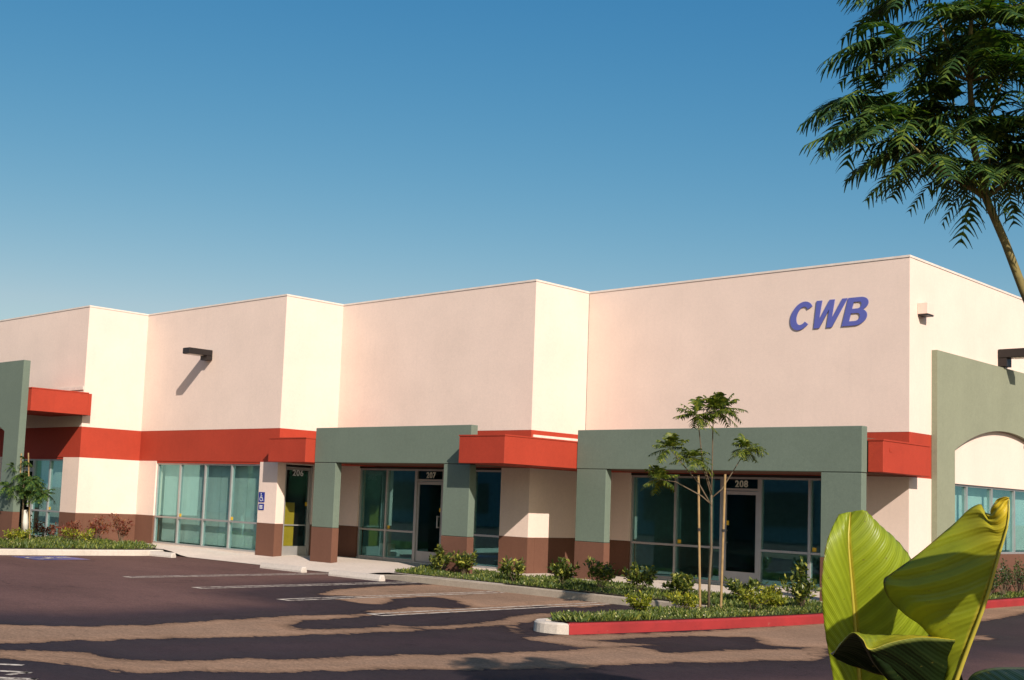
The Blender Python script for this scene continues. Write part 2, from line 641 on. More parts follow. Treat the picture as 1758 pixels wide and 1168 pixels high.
front = [(-10.9, -5.5), (-10.2, -5.52), (-9.5, -5.53), (-8.8, -5.54), (-6, -5.55), (-3, -5.55), (-1.5, -5.55)] + arc(-1.15, -5.9, .35, 90, 0, 6) + [(-.8, -7.5), (-.8, -10.1)]
tops = [-.14, -.10, -.05, -.01] + [0] * (len(front) - 4)
kerb('kerb', front, M['kerb'], 'grey concrete kerb in front of the shrub bed', tops)
kerb('kerb', [(-.8, -10.105)] + arc(-.42, -10.36, .38, 190, 285, 8) + [(-.20, -10.70), (-.06, -10.60)], M['white_kerb'], 'pale unpainted kerb nose at the end of the red kerb')
kerb('red_kerb', [(-.055, -10.595), (.1, -9.9), (.30, -8.8), (.52, -7.4), (.72, -6.0), (.82, -4.8), (.85, -3), (.78, 0), (.72, 2.3), (.78, 5), (.9, 14)], M['redkerb'], 'red painted fire lane kerb along the island and side wall')
kerb('kerb', [(-19.4, -13.5), (-18.95, -11), (-18.65, -9.5), (-18.35, -7.6), (-18.2, -6.4)] + arc(-18.75, -6.0, .55, -15, 70, 7) + [(-18.9, -5.45)], M['white_kerb'], 'pale concrete kerb round the planter at the left',
     [0] * 10 + [-.03, -.05, -.07, -.09])


def bed(name, pts, label, z=.008):
    mb = MB()
    mb.poly([(x, y, z) for x, y in pts])
    o = mb.build(name, M['soil'])
    tag(o, label, kind='structure')
    return o


BED_F = [(-9.35, -5.40), (-10.1, -4.3), (-10.55, -3.3), (-10.2, -2.95), (-9.2, -2.9), (-5, -2.95), (.68, -2.95), (.68, -5.2), (-1.2, -5.40)]
BED_I = [(-.66, -10.2), (-.42, -10.55), (-.1, -10.3), (.15, -9.0), (.42, -7.4), (.60, -6.0), (.68, -5.21), (-.66, -5.41)]
BED_S = [(.02, -2.94), (.69, -2.94), (.62, 0), (.56, 2.3), (.6, 5), (.7, 14), (.02, 14)]
BED_L = [(-18.45, -6.0), (-18.55, -7.6), (-18.85, -9.5), (-19.15, -11), (-19.6, -13.4), (-32, -13.4), (-32, -6.1), (-22.6, -6.1), (-22.3, -5.15), (-19.3, -5.3)]
bed('planting_bed', BED_F, 'soil bed under the shrub row along the front walk')
bed('planting_bed', BED_I, 'narrow soil bed of the red kerbed island', .009)
bed('planting_bed', BED_S, 'soil strip between the side wall and red kerb', .0095)
bed('planting_bed', BED_L, 'soil bed of the left planter before the arched portal', .0085)
bed('planting_bed', [(8.0, -22.4), (12, -22.6), (13.5, -13), (8.6, -13)], 'soil bed beside the camera with the broad leaved plant', -.14)


def sheet(mb, pts, z):
    mb.poly([(x, y, z) for x, y in pts])


def stripe(x, y0, y1, label, wdt=.10, pair=0.0):
    mb = MB()
    for s in ((-1, 1) if pair else (0,)):
        xc = x + s * pair
        sheet(mb, [(xc - wdt / 2, y0), (xc + wdt / 2, y0), (xc + wdt / 2, y1), (xc - wdt / 2, y1)], ZA + .004)
    if pair:
        sheet(mb, [(x - pair + wdt / 2, y0), (x + pair - wdt / 2, y0), (x + pair - wdt / 2, y0 + wdt), (x - pair + wdt / 2, y0 + wdt)], ZA + .004)
    o = mb.build('parking_line', M['stripe'])
    tag(o, label, kind='structure')


stripe(-11.25, -10.95, -5.6, 'worn white stall line nearest the accessible stall', .09, .13)
stripe(-8.52, -11.1, -5.6, 'worn white stall line between the two right wheel stops', .09, .13)
stripe(-5.92, -11.1, -5.65, 'worn white stall line ending at the shrub bed', .09, .13)
stripe(-3.3, -11.35, -5.65, 'double white stall line beside the island', .09, .14)


def wheelchair(mb, ox, oy, s, flat):
    """wheelchair symbol; flat(u, v) gives a point"""
    def bar(u0, v0, u1, v1, t):
        d = Vector((u1 - u0, v1 - v0)).normalized()
        nrm = Vector((-d.y, d.x)) * t / 2
        a, b = Vector((u0, v0)), Vector((u1, v1))
        mb.poly([flat(*(ox + q.x * s, oy + q.y * s)) for q in (a - nrm, b - nrm, b + nrm, a + nrm)])
    pts = [(.42 + .09 * math.cos(k * PI / 4), .90 + .09 * math.sin(k * PI / 4)) for k in range(8)]
    mb.poly([flat(ox + a * s, oy + b * s) for a, b in pts])
    bar(.42, .80, .44, .45, .11)
    bar(.40, .64, .66, .64, .08)
    bar(.40, .43, .70, .43, .10)
    bar(.68, .46, .80, .12, .10)
    bar(.78, .10, .90, .14, .08)
    prev = None
    for k in range(15):
        an = math.radians(110 + 215 * k / 14)
        a = (.46 + .30 * math.cos(an), .30 + .28 * math.sin(an))
        b = (.46 + .22 * math.cos(an), .30 + .20 * math.sin(an))
        if prev:
            mb.poly([flat(ox + q[0] * s, oy + q[1] * s) for q in (prev[0], a, b, prev[1])])
        prev = (a, b)


mb = MB()
sheet(mb, [(-18.15, -10.1), (-16.75, -10.1), (-16.75, -8.7), (-18.15, -8.7)], ZA + .004)
o = mb.build('parking_marking', M['blue'])
tag(o, 'blue painted square of the accessible stall on the asphalt', kind='structure')
mb = MB()
wheelchair(mb, -18.05, -10.05, 1.25, lambda a, b: (a, b, ZA + .008))
mb.build('symbol', M['stripe'], o)
mb = MB()
for q in ([(-1.02, -18.42), (-.80, -18.20), (-.74, -18.26), (-.96, -18.48)], [(-.62, -18.62), (-.30, -18.36), (-.25, -18.42), (-.57, -18.68)], [(-.30, -18.36), (-.22, -18.62), (-.28, -18.66), (-.36, -18.42)],
          [(-.30, -18.88), (.10, -18.50), (.15, -18.56), (-.25, -18.94)], [(-.12, -18.86), (.06, -18.60), (.11, -18.66), (-.07, -18.92)], [(.10, -18.50), (.22, -18.70), (.17, -18.74), (.05, -18.55)]):
    sheet(mb, q, ZA + .004)
tag(mb.build('pavement_lettering', M['stripe']), 'ends of white stencilled strokes on the near asphalt', kind='structure')


def wheel_stop(x0, x1, y, label, rot=0):
    L, w0, w1, h = (x1 - x0) / 2, .085, .055, .13
    mb = MB()
    st = [(-L, .8), (-L + .03, 1), (L - .03, 1), (L, .8)]
    k = 6
    for a, s in st:
        for b, z in ((-w0 * s, 0), (-w0 * s, .04), (-w1 * s, h * s), (w1 * s, h * s), (w0 * s, .04), (w0 * s, 0)):
            mb.v.append((a, b, z))
    for i in range(3):
        for j in range(k):
            j2 = (j + 1) % k
            mb.f.append((i * k + j, (i + 1) * k + j, (i + 1) * k + j2, i * k + j2))
            mb.mi.append(0)
    mb.f.append(tuple(reversed(range(k))))
    mb.f.append(tuple(3 * k + j for j in range(k)))
    mb.mi += [0, 0]
    o = mb.build('wheel_stop', M['stop'])
    o.location = ((x0 + x1) / 2, y, ZA)
    o.rotation_euler[2] = rot
    tag(o, label, 'wheel stop', 'concrete wheel stops along the walk')


wheel_stop(-13.3, -11.66, -6.08, 'concrete wheel stop in front of door 206')
wheel_stop(-10.72, -8.95, -6.08, 'rightmost concrete wheel stop, beside the shrub bed corner')
wheel_stop(-18.3, -17.3, -6.05, 'leftmost concrete wheel stop, against the left planter kerb', .12)

# ------------------------------------------------------------------ the building
A4, A3, A2, A1 = -8.36, -15.56, -22.58, -36.0
Y4, Y3, Y2, Y1 = 0.0, -2.06, -4.06, -6.065
H, R1, R0, BZ = 7.0, 3.40, 2.485, .845
TH = .25
B = empty('commercial_building', (A4, 0, 0))
B.location = (0, 0, 0)
tag(B, 'stepped cream concrete business building with red bands and green portals', 'building')


class Face:
    """a wall plane: a runs along it, d is outward, z is up"""
    def __init__(self, axis, c):
        self.axis, self.c = axis, c

    def bx(self, mb, a0, a1, d0, d1, z0, z1, mi=0):
        if self.axis == 'x':
            mb.box(a0, a1, self.c - d1, self.c - d0, z0, z1, mi)
        else:
            mb.box(self.c + d0, self.c + d1, a0, a1, z0, z1, mi)
        return mb

    def pt(self, a, d, z):
        return (a, self.c - d, z) if self.axis == 'x' else (self.c + d, a, z)

    def part(self, name, mat, parent, a0, a1, d0, d1, z0, z1, bevel=0):
        return self.bx(MB(), a0, a1, d0, d1, z0, z1).build(name, mat, parent, bevel=bevel)


F4, F3, F2, F1 = Face('x', Y4), Face('x', Y3), Face('x', Y2), Face('x', Y1)
G3, G2, G1, GS = Face('y', A4), Face('y', A3), Face('y', A2), Face('y', 0.0)


def upper(F, a0, a1, band=True):
    F.part('wall', M['cream'], B, a0, a1, -TH, 0, R1 if band else R0, H)
    if band:
        F.part('wall_band', M['red'], B, a0, a1, -TH, -.004, R0, R1)
    cap = F.part('parapet_cap', M['cap'], B, a0 - .012, a1 + .012, -TH - .02, .014, H, H + .045)
    return cap


def lower(F, a0, a1):
    F.part('wall', M['cream'], B, a0, a1, -TH, 0, BZ, R0)
    F.part('wall_base', M['brown'], B, a0, a1, -TH, .006, -.3, BZ)


# front walls and returns; corners belong to the front walls
for F, a0, a1 in ((F4, A4, 0), (F3, A3, A4), (F2, A2, A3), (F1, A1, A2)):
    upper(F, a0, a1)
for G, a0, a1 in ((G3, Y3 + TH, Y4 + TH), (G2, Y2 + TH, Y3 + TH), (G1, Y1 + TH, Y2 + TH)):
    upper(G, a0, a1)
# side wall: the red band only reaches the tall portal
GS.part('wall', M['cream'], B, TH, 24, -TH, 0, R1, H)
GS.part('wall_band', M['red'], B, TH, 1.10, -TH, -.004, R0, R1)
GS.part('wall', M['cream'], B, 1.10, 24, -TH, -.001, R0 - .05, R1)
GS.part('parapet_cap', M['cap'], B, TH + .012, 24, -TH - .02, .014, H, H + .045)
GS.part('wall', M['cream'], B, TH, 1.10, -TH, 0, BZ, R0)
GS.part('wall', M['cream'], B, 1.10, 1.7, -TH, 0, BZ, R0 - .05)
GS.part('wall', M['cream'], B, 7.6, 24, -TH, 0, BZ, R0 - .05)
GS.part('wall_base', M['brown'], B, TH, 24, -TH, .006, -.3, BZ)
GS.part('wall', M['brown'], B, 1.7, 7.6, -TH, 0, BZ, .92)

lower(F4, A4, -6.93); lower(F4, -1.0, 0)
lower(F3, A3, -14.55); lower(F3, -9.28, A4)
lower(F2, A2, -21.60); lower(F2, -16.36, A3)
lower(F1, -23.56, A2); lower(F1, A1, -26.55)
lower(G3, Y3 + TH, Y4 + TH)
lower(G2, Y2 + TH, -3.80 + .01); lower(G2, -2.83, Y3 + TH)
lower(G1, Y1 + TH, Y2 + TH)
for F, a0, a1 in ((F4, -6.93, -1.0), (F3, -14.55, -9.28), (F2, -21.60, -16.36), (F1, -26.55, -23.56)):
    F.part('sill', M['concrete'], B, a0, a1, -TH, -.03, -.3, .035)
    F.part('lintel', M['red'] if F in (F1, F2) else M['dark_metal'], B, a0, a1, -TH, -.02, 2.425, R0)  # under the portals the red band's shade is put into a dark colour
G2.part('lintel', M['cream'], B, -3.79, -2.83, -TH, -.02, 2.44, R0)
G2.part('sill', M['concrete'], B, -3.79, -2.83, -TH, .0, -.3, -.03)

# roof, floor and the rooms behind the glass
mb = MB()
mb.box(A4 - 2, -TH, TH, 24, 6.3, 6.5)
mb.box(A3 - 2, A4 - TH, Y3 + TH, 23.9, 6.3, 6.5)
mb.box(A2 - 2, A3 - TH, Y2 + TH, 23.8, 6.3, 6.5)
mb.box(A1, A2 - TH, Y1 + TH, 23.7, 6.3, 6.5)
mb.build('roof', M['cap'], B)
box('back_wall', M['cream'], B, A1, 0, 24, 24.25, -.3, 7)
box('wall', M['cream'], B, A1 - .25, A1, Y1, 24.25, -.3, 7)


def room(x0, x1, y0, y1):
    mb = MB()
    mb.poly([(x0, y0, .03), (x1, y0, .03), (x1, y1, .03), (x0, y1, .03)])
    mb.poly([(x0, y1, 2.8), (x1, y1, 2.8), (x1, y0, 2.8), (x0, y0, 2.8)])
    mb.poly([(x0, y1, .03), (x1, y1, .03), (x1, y1, 2.8), (x0, y1, 2.8)])
    mb.poly([(x0, y0, .03), (x0, y1, .03), (x0, y1, 2.8), (x0, y0, 2.8)])
    mb.poly([(x1, y1, .03), (x1, y0, .03), (x1, y0, 2.8), (x1, y1, 2.8)])
    mb.build('interior', M['interior'], B)


room(A4 - .6, -.36, Y4 + TH + .01, 7.5)
room(A3 + .02, A4 - TH - .05, Y3 + TH + .01, 5)
room(A2 + .02, A3 - TH - .02, Y2 + TH + .01, 3)
room(A1 + .3, A2 - TH - .05, Y1 + TH + .01, 1)


def window(F, a0, a1, z0, z1, mulls, rail=None, blind=False, label=None, stickers=()):
    """storefront glazing: frame > mullions, panes, blind"""
    fw, d0, d1 = .045, -.15, -.05
    mb = MB()
    F.bx(mb, a0, a1, d0, d1, z0, z0 + fw)
    F.bx(mb, a0, a1, d0, d1, z1 - fw, z1)
    F.bx(mb, a0, a0 + fw, d0, d1, z0 + fw, z1 - fw)
    F.bx(mb, a1 - fw, a1, d0, d1, z0 + fw, z1 - fw)
    wn = mb.build('window', M['alu'], B)
    if label:
        wn['label'] = label
    edges = [a0 + fw] + [x for x in mulls] + [a1 - fw]
    for x in mulls:
        F.part('mullion', M['alu'], wn, x - .03, x + .03, d0, d1 + .004, z0 + fw, z1 - fw)
    rows = [(z0 + fw, z1 - fw)] if rail is None else [(z0 + fw, rail - .025), (rail + .025, z1 - fw)]
    for i in range(len(edges) - 1):
        e0 = edges[i] + (.03 if i > 0 else 0)
        e1 = edges[i + 1] - (.03 if i < len(edges) - 2 else 0)
        if rail is not None:
            F.part('rail', M['alu'], wn, e0, e1, d0, d1, rail - .025, rail + .025)
        for r0, r1 in rows:
            F.part('pane', M['glass'], wn, e0, e1, -.105, -.097, r0, r1)
    for a in stickers:
        F.part('latch', M['yellow'], wn, a, a + .09, -.096, -.088, rail + .04, rail + .13)
    if blind:
        mb = MB()
        rng = random.Random(int(a0 * 10))
        a = a0 + .06
        while a < a1 - .1:
            g = rng.uniform(-.003, .003)
            p = [F.pt(a, -.30 + g, z0 + .07), F.pt(a + .098, -.296 + g, z0 + .07), F.pt(a + .098, -.296 + g, z1 - .02), F.pt(a, -.30 + g, z1 - .02)]
            mb.poly(p)
            a += .092
        bo = mb.build('blind', M['blind'], wn)
    return wn


ZT = 2.425
window(F4, -6.93, -4.40, .035, ZT, [-5.66], .82, stickers=(-5.60,))
window(F4, -3.43, -1.0, .035, ZT, [-2.22], .82, stickers=(-2.16,))
window(F3, -14.55, -12.33, .035, ZT, [-13.46], .79, stickers=(-13.41,))
window(F3, -11.30, -9.28, .035, ZT, [-10.24], .82)
window(F2, -21.60, -16.36, .035, ZT, [-20.35, -19.05, -17.75], .82, blind=True, label='wide window with pale vertical blinds', stickers=(-20.31, -17.71))
window(F1, -25.52, -23.56, .035, ZT, [-24.47], .84, blind=True, stickers=(-24.42,))
window(GS, 1.7, 7.6, .92, ZT + .01, [3.0, 4.4, 5.75], None, blind=True, label='side window strip with pale blinds behind the arch')


def text_mesh(name, body, size, F, a, d, z, mat, parent, extrude=.004, off=.006):
    cu = bpy.data.curves.new(name, 'FONT')
    cu.body = body
    cu.size = size
    cu.extrude = extrude
    cu.offset = off
    cu.align_x = 'CENTER'
    cu.space_character = 1.12
    t = bpy.data.objects.new(name + '_source', cu)
    COL.objects.link(t)
    bpy.context.view_layer.update()
    me = bpy.data.meshes.new_from_object(t.evaluated_get(bpy.context.evaluated_depsgraph_get()))
    bpy.data.objects.remove(t)
    bpy.data.curves.remove(cu)
    me.name = name
    me.materials.clear()
    me.materials.append(mat)
    o = bpy.data.objects.new(name, me)
    COL.objects.link(o)
    o.rotation_euler = (PI / 2, 0, 0) if F.axis == 'x' else (PI / 2, 0, PI / 2)
    o.location = F.pt(a, d, z)
    if parent is not None:
        o.parent = parent
    return o


def door(F, a0, a1, num, hinge, handle=True, sun_patch=False, z0=.035, z1=ZT, head=2.12, label=None):
    d0, d1 = -.15, -.045
    mb = MB()
    F.bx(mb, a0, a0 + .05, d0, d1, z0, z1)
    F.bx(mb, a1 - .05, a1, d0, d1, z0, z1)
    F.bx(mb, a0 + .05, a1 - .05, d0, d1, z1 - .045, z1)
    F.bx(mb, a0 + .05, a1 - .05, d0, d1, head, head + .05)
    dr = mb.build('door', M['alu'], B)
    if label:
        dr['label'] = label
    # the leaf: stiles, top rail, kick plate
    mb = MB()
    s0, s1 = a0 + .055, a1 - .055
    F.bx(mb, s0, s0 + .055, -.125, -.075, z0 + .28, head - .012)
    F.bx(mb, s1 - .055, s1, -.125, -.075, z0 + .28, head - .012)
    F.bx(mb, s0 + .055, s1 - .055, -.125, -.075, head - .09, head - .012)
    mb.build('leaf_frame', M['alu'], dr)
    F.part('kick_plate', M['alu'], dr, s0, s1, -.125, -.075, z0 + .01, z0 + .28)
    F.part('pane', M['glass_clear' if sun_patch else 'glass_dark'], dr, s0 + .055, s1 - .055, -.104, -.098, z0 + .28, head - .09)
    F.part('transom_pane', M['glass_dark'], dr, a0 + .05, a1 - .05, -.104, -.098, head + .05, z1 - .045)
    if sun_patch:
        F.part('painted_sun_patch', M['sun_patch'], dr, s0 + .06, s0 + .42, -.142, -.135, z0 + .285, 1.42)  # sunlight on the door put into the colour, cut where it falls
        F.part('rail', M['alu'], dr, s0 + .056, s1 - .056, -.115, -.096, .80, .83)
        F.part('backing', M['dark_metal'], dr, s0 + .056, s1 - .056, -.155, -.146, z0 + .285, head - .095)
    text_mesh('number', num, .205 if not sun_patch else .23, F, (a0 + a1) / 2, -.085 if not sun_patch else -.07, (head + .085) if not sun_patch else head - .24, M['number'] if not sun_patch else M['white'], dr, off=.006 if not sun_patch else .003)
    if handle:
        h = a1 - .14 if hinge == 'l' else a0 + .14
        mb = MB()
        for z in (.95, 1.22):
            F.bx(mb, h - .012, h + .012, -.075, -.012, z - .012, z + .012)
        F.bx(mb, h - .014, h + .014, -.012, .012, .93, 1.24)
        mb.build('handle', M['alu'], dr)
        F.part('lock', M['yellow'], dr, h - .03, h + .03, -.097, -.088, 1.34, 1.44)
    return dr


door(F3, -12.33, -11.30, '207', 'l', label='glass door numbered 207')
door(F4, -4.40, -3.43, '208', 'r', label='glass door numbered 208')
door(G2, -3.80, -2.83, '206', 'l', sun_patch=True, z0=-.03, z1=2.44, head=2.39, label='glass door numbered 206 with a sunlit patch painted behind the glass')
dr = door(F1, -26.55, -25.52, '205', 'l', label='glass door behind the young staked tree')
for c in list(dr.children):
    if c.name.startswith('number'):
        bpy.data.objects.remove(c)

# ---- green portals in front of the glazing
PT, PB, PC = 3.372, 2.487, .85


def portal(x0, x1, yf, yw, label):
    mb = MB()
    mb.box(x0, x1, yf, yf + .21, PB, PT)
    p = mb.build('portal', M['green'], B, bevel=.008)
    p['label'] = label
    for a in (x0, x1 - PC):
        box('column', M['green'], p, a + .004, a + PC - .004, yf + .004, yf + .206, .842, PB - .012, .008)
        box('column_core', M['dark_metal'], p, a + .02, a + PC - .02, yf + .02, yf + .19, PB - .012, PB)
        box('column_base', M['brown'], p, a, a + PC, yf, yf + .21, -.3, .836, .008)
    box('arcade_roof', M['brown'], p, x0 + .02, x1 - .02, yf + .21, yw - .004, 2.495, 3.16)


portal(-13.89, -8.315, -4.16, Y3, 'sage green portal around the 207 entrance')
portal(-6.90, .035, -2.105, Y4, 'sage green portal around the 208 entrance')


def canopy(x0, x1, y0, y1, z0, z1, label, mat='red'):
    c = box('canopy', M[mat], B, x0, x1, y0, y1, z0, z1, .006)
    c['label'] = label
    box('drip_edge', M[mat], c, x0 - .008, x1 + .012, y0 - .012, y1, z1, z1 + .03)
    return c


canopy(A3 + .08, -13.905, -4.46, Y3, 2.478, 3.085, 'small red canopy over door 206')
canopy(A4 + .065, -6.915, -4.56, Y4, 2.485, 3.085, 'red canopy between the two green portals')
canopy(.045, .35, -1.88, .20, 2.50, 3.10, 'red canopy strip at the right corner')
G3.part('flashing', M['cap'], B, -2.0, -.02, .002, .03, 3.175, 3.29)
GS.part('vent', M['red'], B, -1.62, -1.5, .351, .358, 2.90, 2.97)

# tall arched portals
def arch_portal(F, a0, a1, d0, d1, z1, label, pc=.9, spring=3.1, rise=.6, mat='green'):
    n = 28
    ac, hw = (a0 + a1) / 2, (a1 - a0) / 2 - pc
    R = (hw * hw + rise * rise) / (2 * rise)
    zc = spring + rise - R
    inner = []
    for i in range(n + 1):
        x = -hw + 2 * hw * i / n
        inner.append((ac + x, zc + math.sqrt(R * R - x * x)))
    mb = MB()
    zb = .84

    def quad(p, q, r, s):
        mb.poly([p, q, r, s])
    for d, flip in ((d1, False), (d0, True)):
        polys = [[(a0, zb), (a0 + pc, zb), (a0 + pc, spring), (a0, spring)], [(a1 - pc, zb), (a1, zb), (a1, spring), (a1 - pc, spring)],
                 [(a0, spring), inner[0], (inner[0][0], z1), (a0, z1)], [inner[-1], (a1, spring), (a1, z1), (inner[-1][0], z1)]]
        for i in range(n):
            polys.append([inner[i], inner[i + 1], (inner[i + 1][0], z1), (inner[i][0], z1)])
        for q in polys:
            pts = [F.pt(a, d, z) for a, z in q]
            mb.poly(pts[::-1] if flip else pts)
    ring = [(a0, zb), (a0 + pc, zb)] + inner + [(a1 - pc, zb), (a1, zb), (a1, z1), (a0, z1)]
    for i in range(len(ring)):
        p, q = ring[i], ring[(i + 1) % len(ring)]
        mb.poly([F.pt(p[0], d1, p[1]), F.pt(p[0], d0, p[1]), F.pt(q[0], d0, q[1]), F.pt(q[0], d1, q[1])])
    p = mb.build('arch_portal', M[mat], B)
    p['label'] = label
    for a in (a0, a1 - pc):
        F.part('column_base', M['brown'], p, a, a + pc, d0, d1 + .004, -.3, .838)
    return p


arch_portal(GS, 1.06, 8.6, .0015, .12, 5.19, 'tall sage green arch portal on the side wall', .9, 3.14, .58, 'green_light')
arch_portal(F1, -30.2, -22.46, 1.79, 1.995, 5.17, 'tall sage green arch portal at the left edge', .9, 3.14)
c = canopy(-24.5, -22.27, -7.85, Y1 - .002, 3.73, 4.37, 'high red canopy behind the left arch portal')
box('canopy_end', M['red'], c, -22.56, -22.275, Y1 - .001, Y1 + .10, 3.73, 4.37)
F1.part('flashing', M['cap'], B, -24.2, -22.6, .002, .03, 4.50, 4.60)
box('arcade_roof', M['brown'], B, -30.0, -24.52, -7.84, Y1 - .004, 3.9, 4.1)

# joints between the concrete panels
G3.part('joint', M['dark_metal'], B, -.012, -.002, -.002, .003, 3.45, 6.98)

# ------------------------------------------------------------------ things fixed to the walls
def letter_curve(name, splines, thick):
    cu = bpy.data.curves.new(name, 'CURVE')
    cu.dimensions = '2D'
    cu.fill_mode = 'BOTH'
    cu.extrude = thick / 2
    for s in splines:
        sp = cu.splines.new('POLY')
        sp.points.add(len(s) - 1)
        for p, q in zip(sp.points, s):
            p.co = (q[0], q[1], 0, 1)
        sp.use_cyclic_u = True
    t = bpy.data.objects.new(name + '_source', cu)
    COL.objects.link(t)
    bpy.context.view_layer.update()
    me = bpy.data.meshes.new_from_object(t.evaluated_get(bpy.context.evaluated_depsgraph_get()))
    bpy.data.objects.remove(t)
    bpy.data.curves.remove(cu)
    me.materials.clear()
    me.materials.append(M['letter'])
    o = bpy.data.objects.new(name, me)
    COL.objects.link(o)
    return o


def ell(cx, cy, rx, ry, a0, a1, n=20):
    return [(cx + rx * math.cos(math.radians(a0 + (a1 - a0) * i / n)), cy + ry * math.sin(math.radians(a0 + (a1 - a0) * i / n))) for i in range(n + 1)]


HL = .60
C_out = ell(.40, .5, .40, .52, 38, 322, 30)
C_in = ell(.42, .5, .205, .33, 318, 42, 30)
C_s = [C_out + C_in]
W_s = [[(0, 1), (.235, 1), (.30, .36), (.50, 1), (.735, 1), (.80, .36), (.985, 1), (1.20, 1), (.86, 0), (.645, 0), (.585, .60), (.40, 0), (.185, 0)]]
W_s = [[(.0, 1.0), (.20, 1.0), (.255, .30), (.47, 1.0), (.66, 1.0), (.715, .30), (.93, 1.0), (1.12, 1.0), (.80, 0), (.60, 0), (.545, .66), (.34, 0), (.135, 0)]]
B_out = [(0, 0), (0, 1), (.40, 1)] + ell(.42, .755, .29, .245, 85, -55, 14) + ell(.44, .29, .33, .29, 50, -85, 16) + [(.40, 0)]
B_h1 = [(.21, .60), (.21, .84), (.38, .84)] + ell(.39, .72, .11, .12, 80, -80, 8) + [(.38, .60)]
B_h2 = [(.21, .16), (.21, .44), (.40, .44)] + ell(.41, .30, .13, .14, 80, -80, 8) + [(.40, .16)]
B_s = [B_out, B_h1[::-1], B_h2[::-1]]
sg = empty('wall_sign', (-1.8, Y4 - .001, 5.66))
tag(sg, 'blue slanted letters CWB mounted high on the cream wall', 'sign')


def slant(s, x0, kx):
    return [[((x * kx + y * .24 + x0) * HL * 1.065, y * HL) for x, y in q] for q in s]


for nm, s, x0, kx in (('C', C_s, 0, 1.02), ('W', W_s, .85, 1.0), ('B', B_s, 2.0, 1.06)):
    l = letter_curve('letter', slant(s, x0, kx), .018)
    l['label'] = 'letter ' + nm
    l.rotation_euler = (PI / 2, 0, 0)
    l.location = (-2.76 + 1.8, -.014, 0)
    l.parent = sg

# accessible entrance signs
def plate(z0, z1, a0, a1, label, sym):
    o = F2.part('accessible_sign', M['blue'], None, a0, a1, .002, .012, z0, z1)
    tag(o, label, 'sign')
    mb = MB()
    if sym:
        wheelchair(mb, a0 + .015, z0 + .02, z1 - z0 - .04, lambda a, b: F2.pt(a, .015, b))
    else:
        for k in range(3):
            z = z0 + .035 + .035 * k
            mb.poly([F2.pt(a0 + .05, .015, z), F2.pt(a1 - .05, .015, z), F2.pt(a1 - .05, .015, z + .024), F2.pt(a0 + .05, .015, z + .024)])
    mb.build('symbol', M['white'], o)


plate(1.40, 1.67, -16.33, -16.07, 'blue plate with white wheelchair symbol left of door 206', True)
plate(1.19, 1.36, -16.32, -16.08, 'small blue plate below the wheelchair sign left of door 206', False)


def wall_lamp(F, a0, a1, z0, z1, L, label, drop=.12):
    t = empty('wall_lamp', F.pt((a0 + a1) / 2, 0, z0))
    inv = Vector(t.location)

    def part(name, mat, *q, bevel=0):
        o = F.bx(MB(), *q).build(name, mat, None, bevel=bevel)
        o.parent = t
        o.location = -inv
        return o
    part('housing', M['dark_metal'], a0, a1, .012, L, z0, z1, bevel=.01)
    part('bracket', M['dark_metal'], a0 + .02, a1 - .02, .002, .20, z0 - drop, z0 - .001)
    part('lens', M['white_lens'], a0 + .04, a1 - .04, .30, L - .04, z0 - .012, z0 - .001)
    tag(t, label, 'wall lamp', 'dark box lamps on the upper walls')


wall_lamp(F2, -19.28, -18.93, 5.53, 5.70, .80, 'dark box lamp on the upper wall above the blinds window')
wall_lamp(GS, 4.62, 4.95, 5.42, 5.62, .9, 'dark box lamp above the arch on the side wall', .2)
t = empty('wall_light', (0, .5, 5.86))
tag(t, 'small cream box light on the sunny side wall near the corner', 'wall lamp')
o = box('housing', M['cream'], None, 0.002, .215, -.13, .19, 0.0, .235, .006)
o.parent = t
o = box('dark_underside', M['dark_metal'], None, .012, .205, -.12, .18, -.03, -.001)  # dark plate below the housing
o.parent = t
# a carton on the floor behind the 207 window
o = box('carton', M['carton'], None, -13.98, -13.62, Y3 + .34, Y3 + .60, .04, .42)
tag(o, 'white carton on the floor behind the 207 window', 'box')

# unseen building added across the lot as a dark reflection for the glass
nb = empty('reflection_building', (-50, -48, ZA))
tag(nb, 'unseen building added across the lot, reflected in the storefront glass', 'building')
for nm_, mt_, q in (('wall', M['slate'], (-92, -14, -62, -46, ZA, 7.6)), ('parapet_cap', M['dark_metal'], (-92.1, -13.9, -62.1, -45.9, 7.6, 7.75))):
    o = box(nm_, mt_, None, *q)
    o.parent = nb
    o.location = -Vector(nb.location)
for k in range(9):
    o = box('window', M['dark_metal'], None, -88 + k * 8, -83 + k * 8, -45.99, -45.95, .8, 3.0)
    o.parent = nb
    o.location = -Vector(nb.location)

# ------------------------------------------------------------------ plants
def rnd_unit(rng):
    while True:
        v = Vector((rng.uniform(-1, 1), rng.uniform(-1, 1), rng.uniform(-1, 1)))
        if .05 < v.length < 1:
            return v.normalized()


def leaf(mb, p, d, n, L, W, fold=.25, mi=0):
    """a pointed leaf with a folded midrib, four triangles"""
    d = d.normalized()
    s = d.cross(n)
    if s.length < 1e-3:
        s = d.cross(Vector((.3, .5, .8)))
    s.normalize()
    u = s.cross(d)
    k = len(mb.v)
    mid = p + d * L * .55 - u * (fold * W * .5)
    for q in (p, p + d * L * .5 + s * W * .5, p + d * L - u * L * .10, p + d * L * .5 - s * W * .5, mid):
        mb.v.append(tuple(q))
    for q in ((0, 1, 4), (1, 2, 4), (2, 3, 4), (3, 0, 4)):
        mb.f.append(tuple(k + i for i in q))
        mb.mi.append(mi)


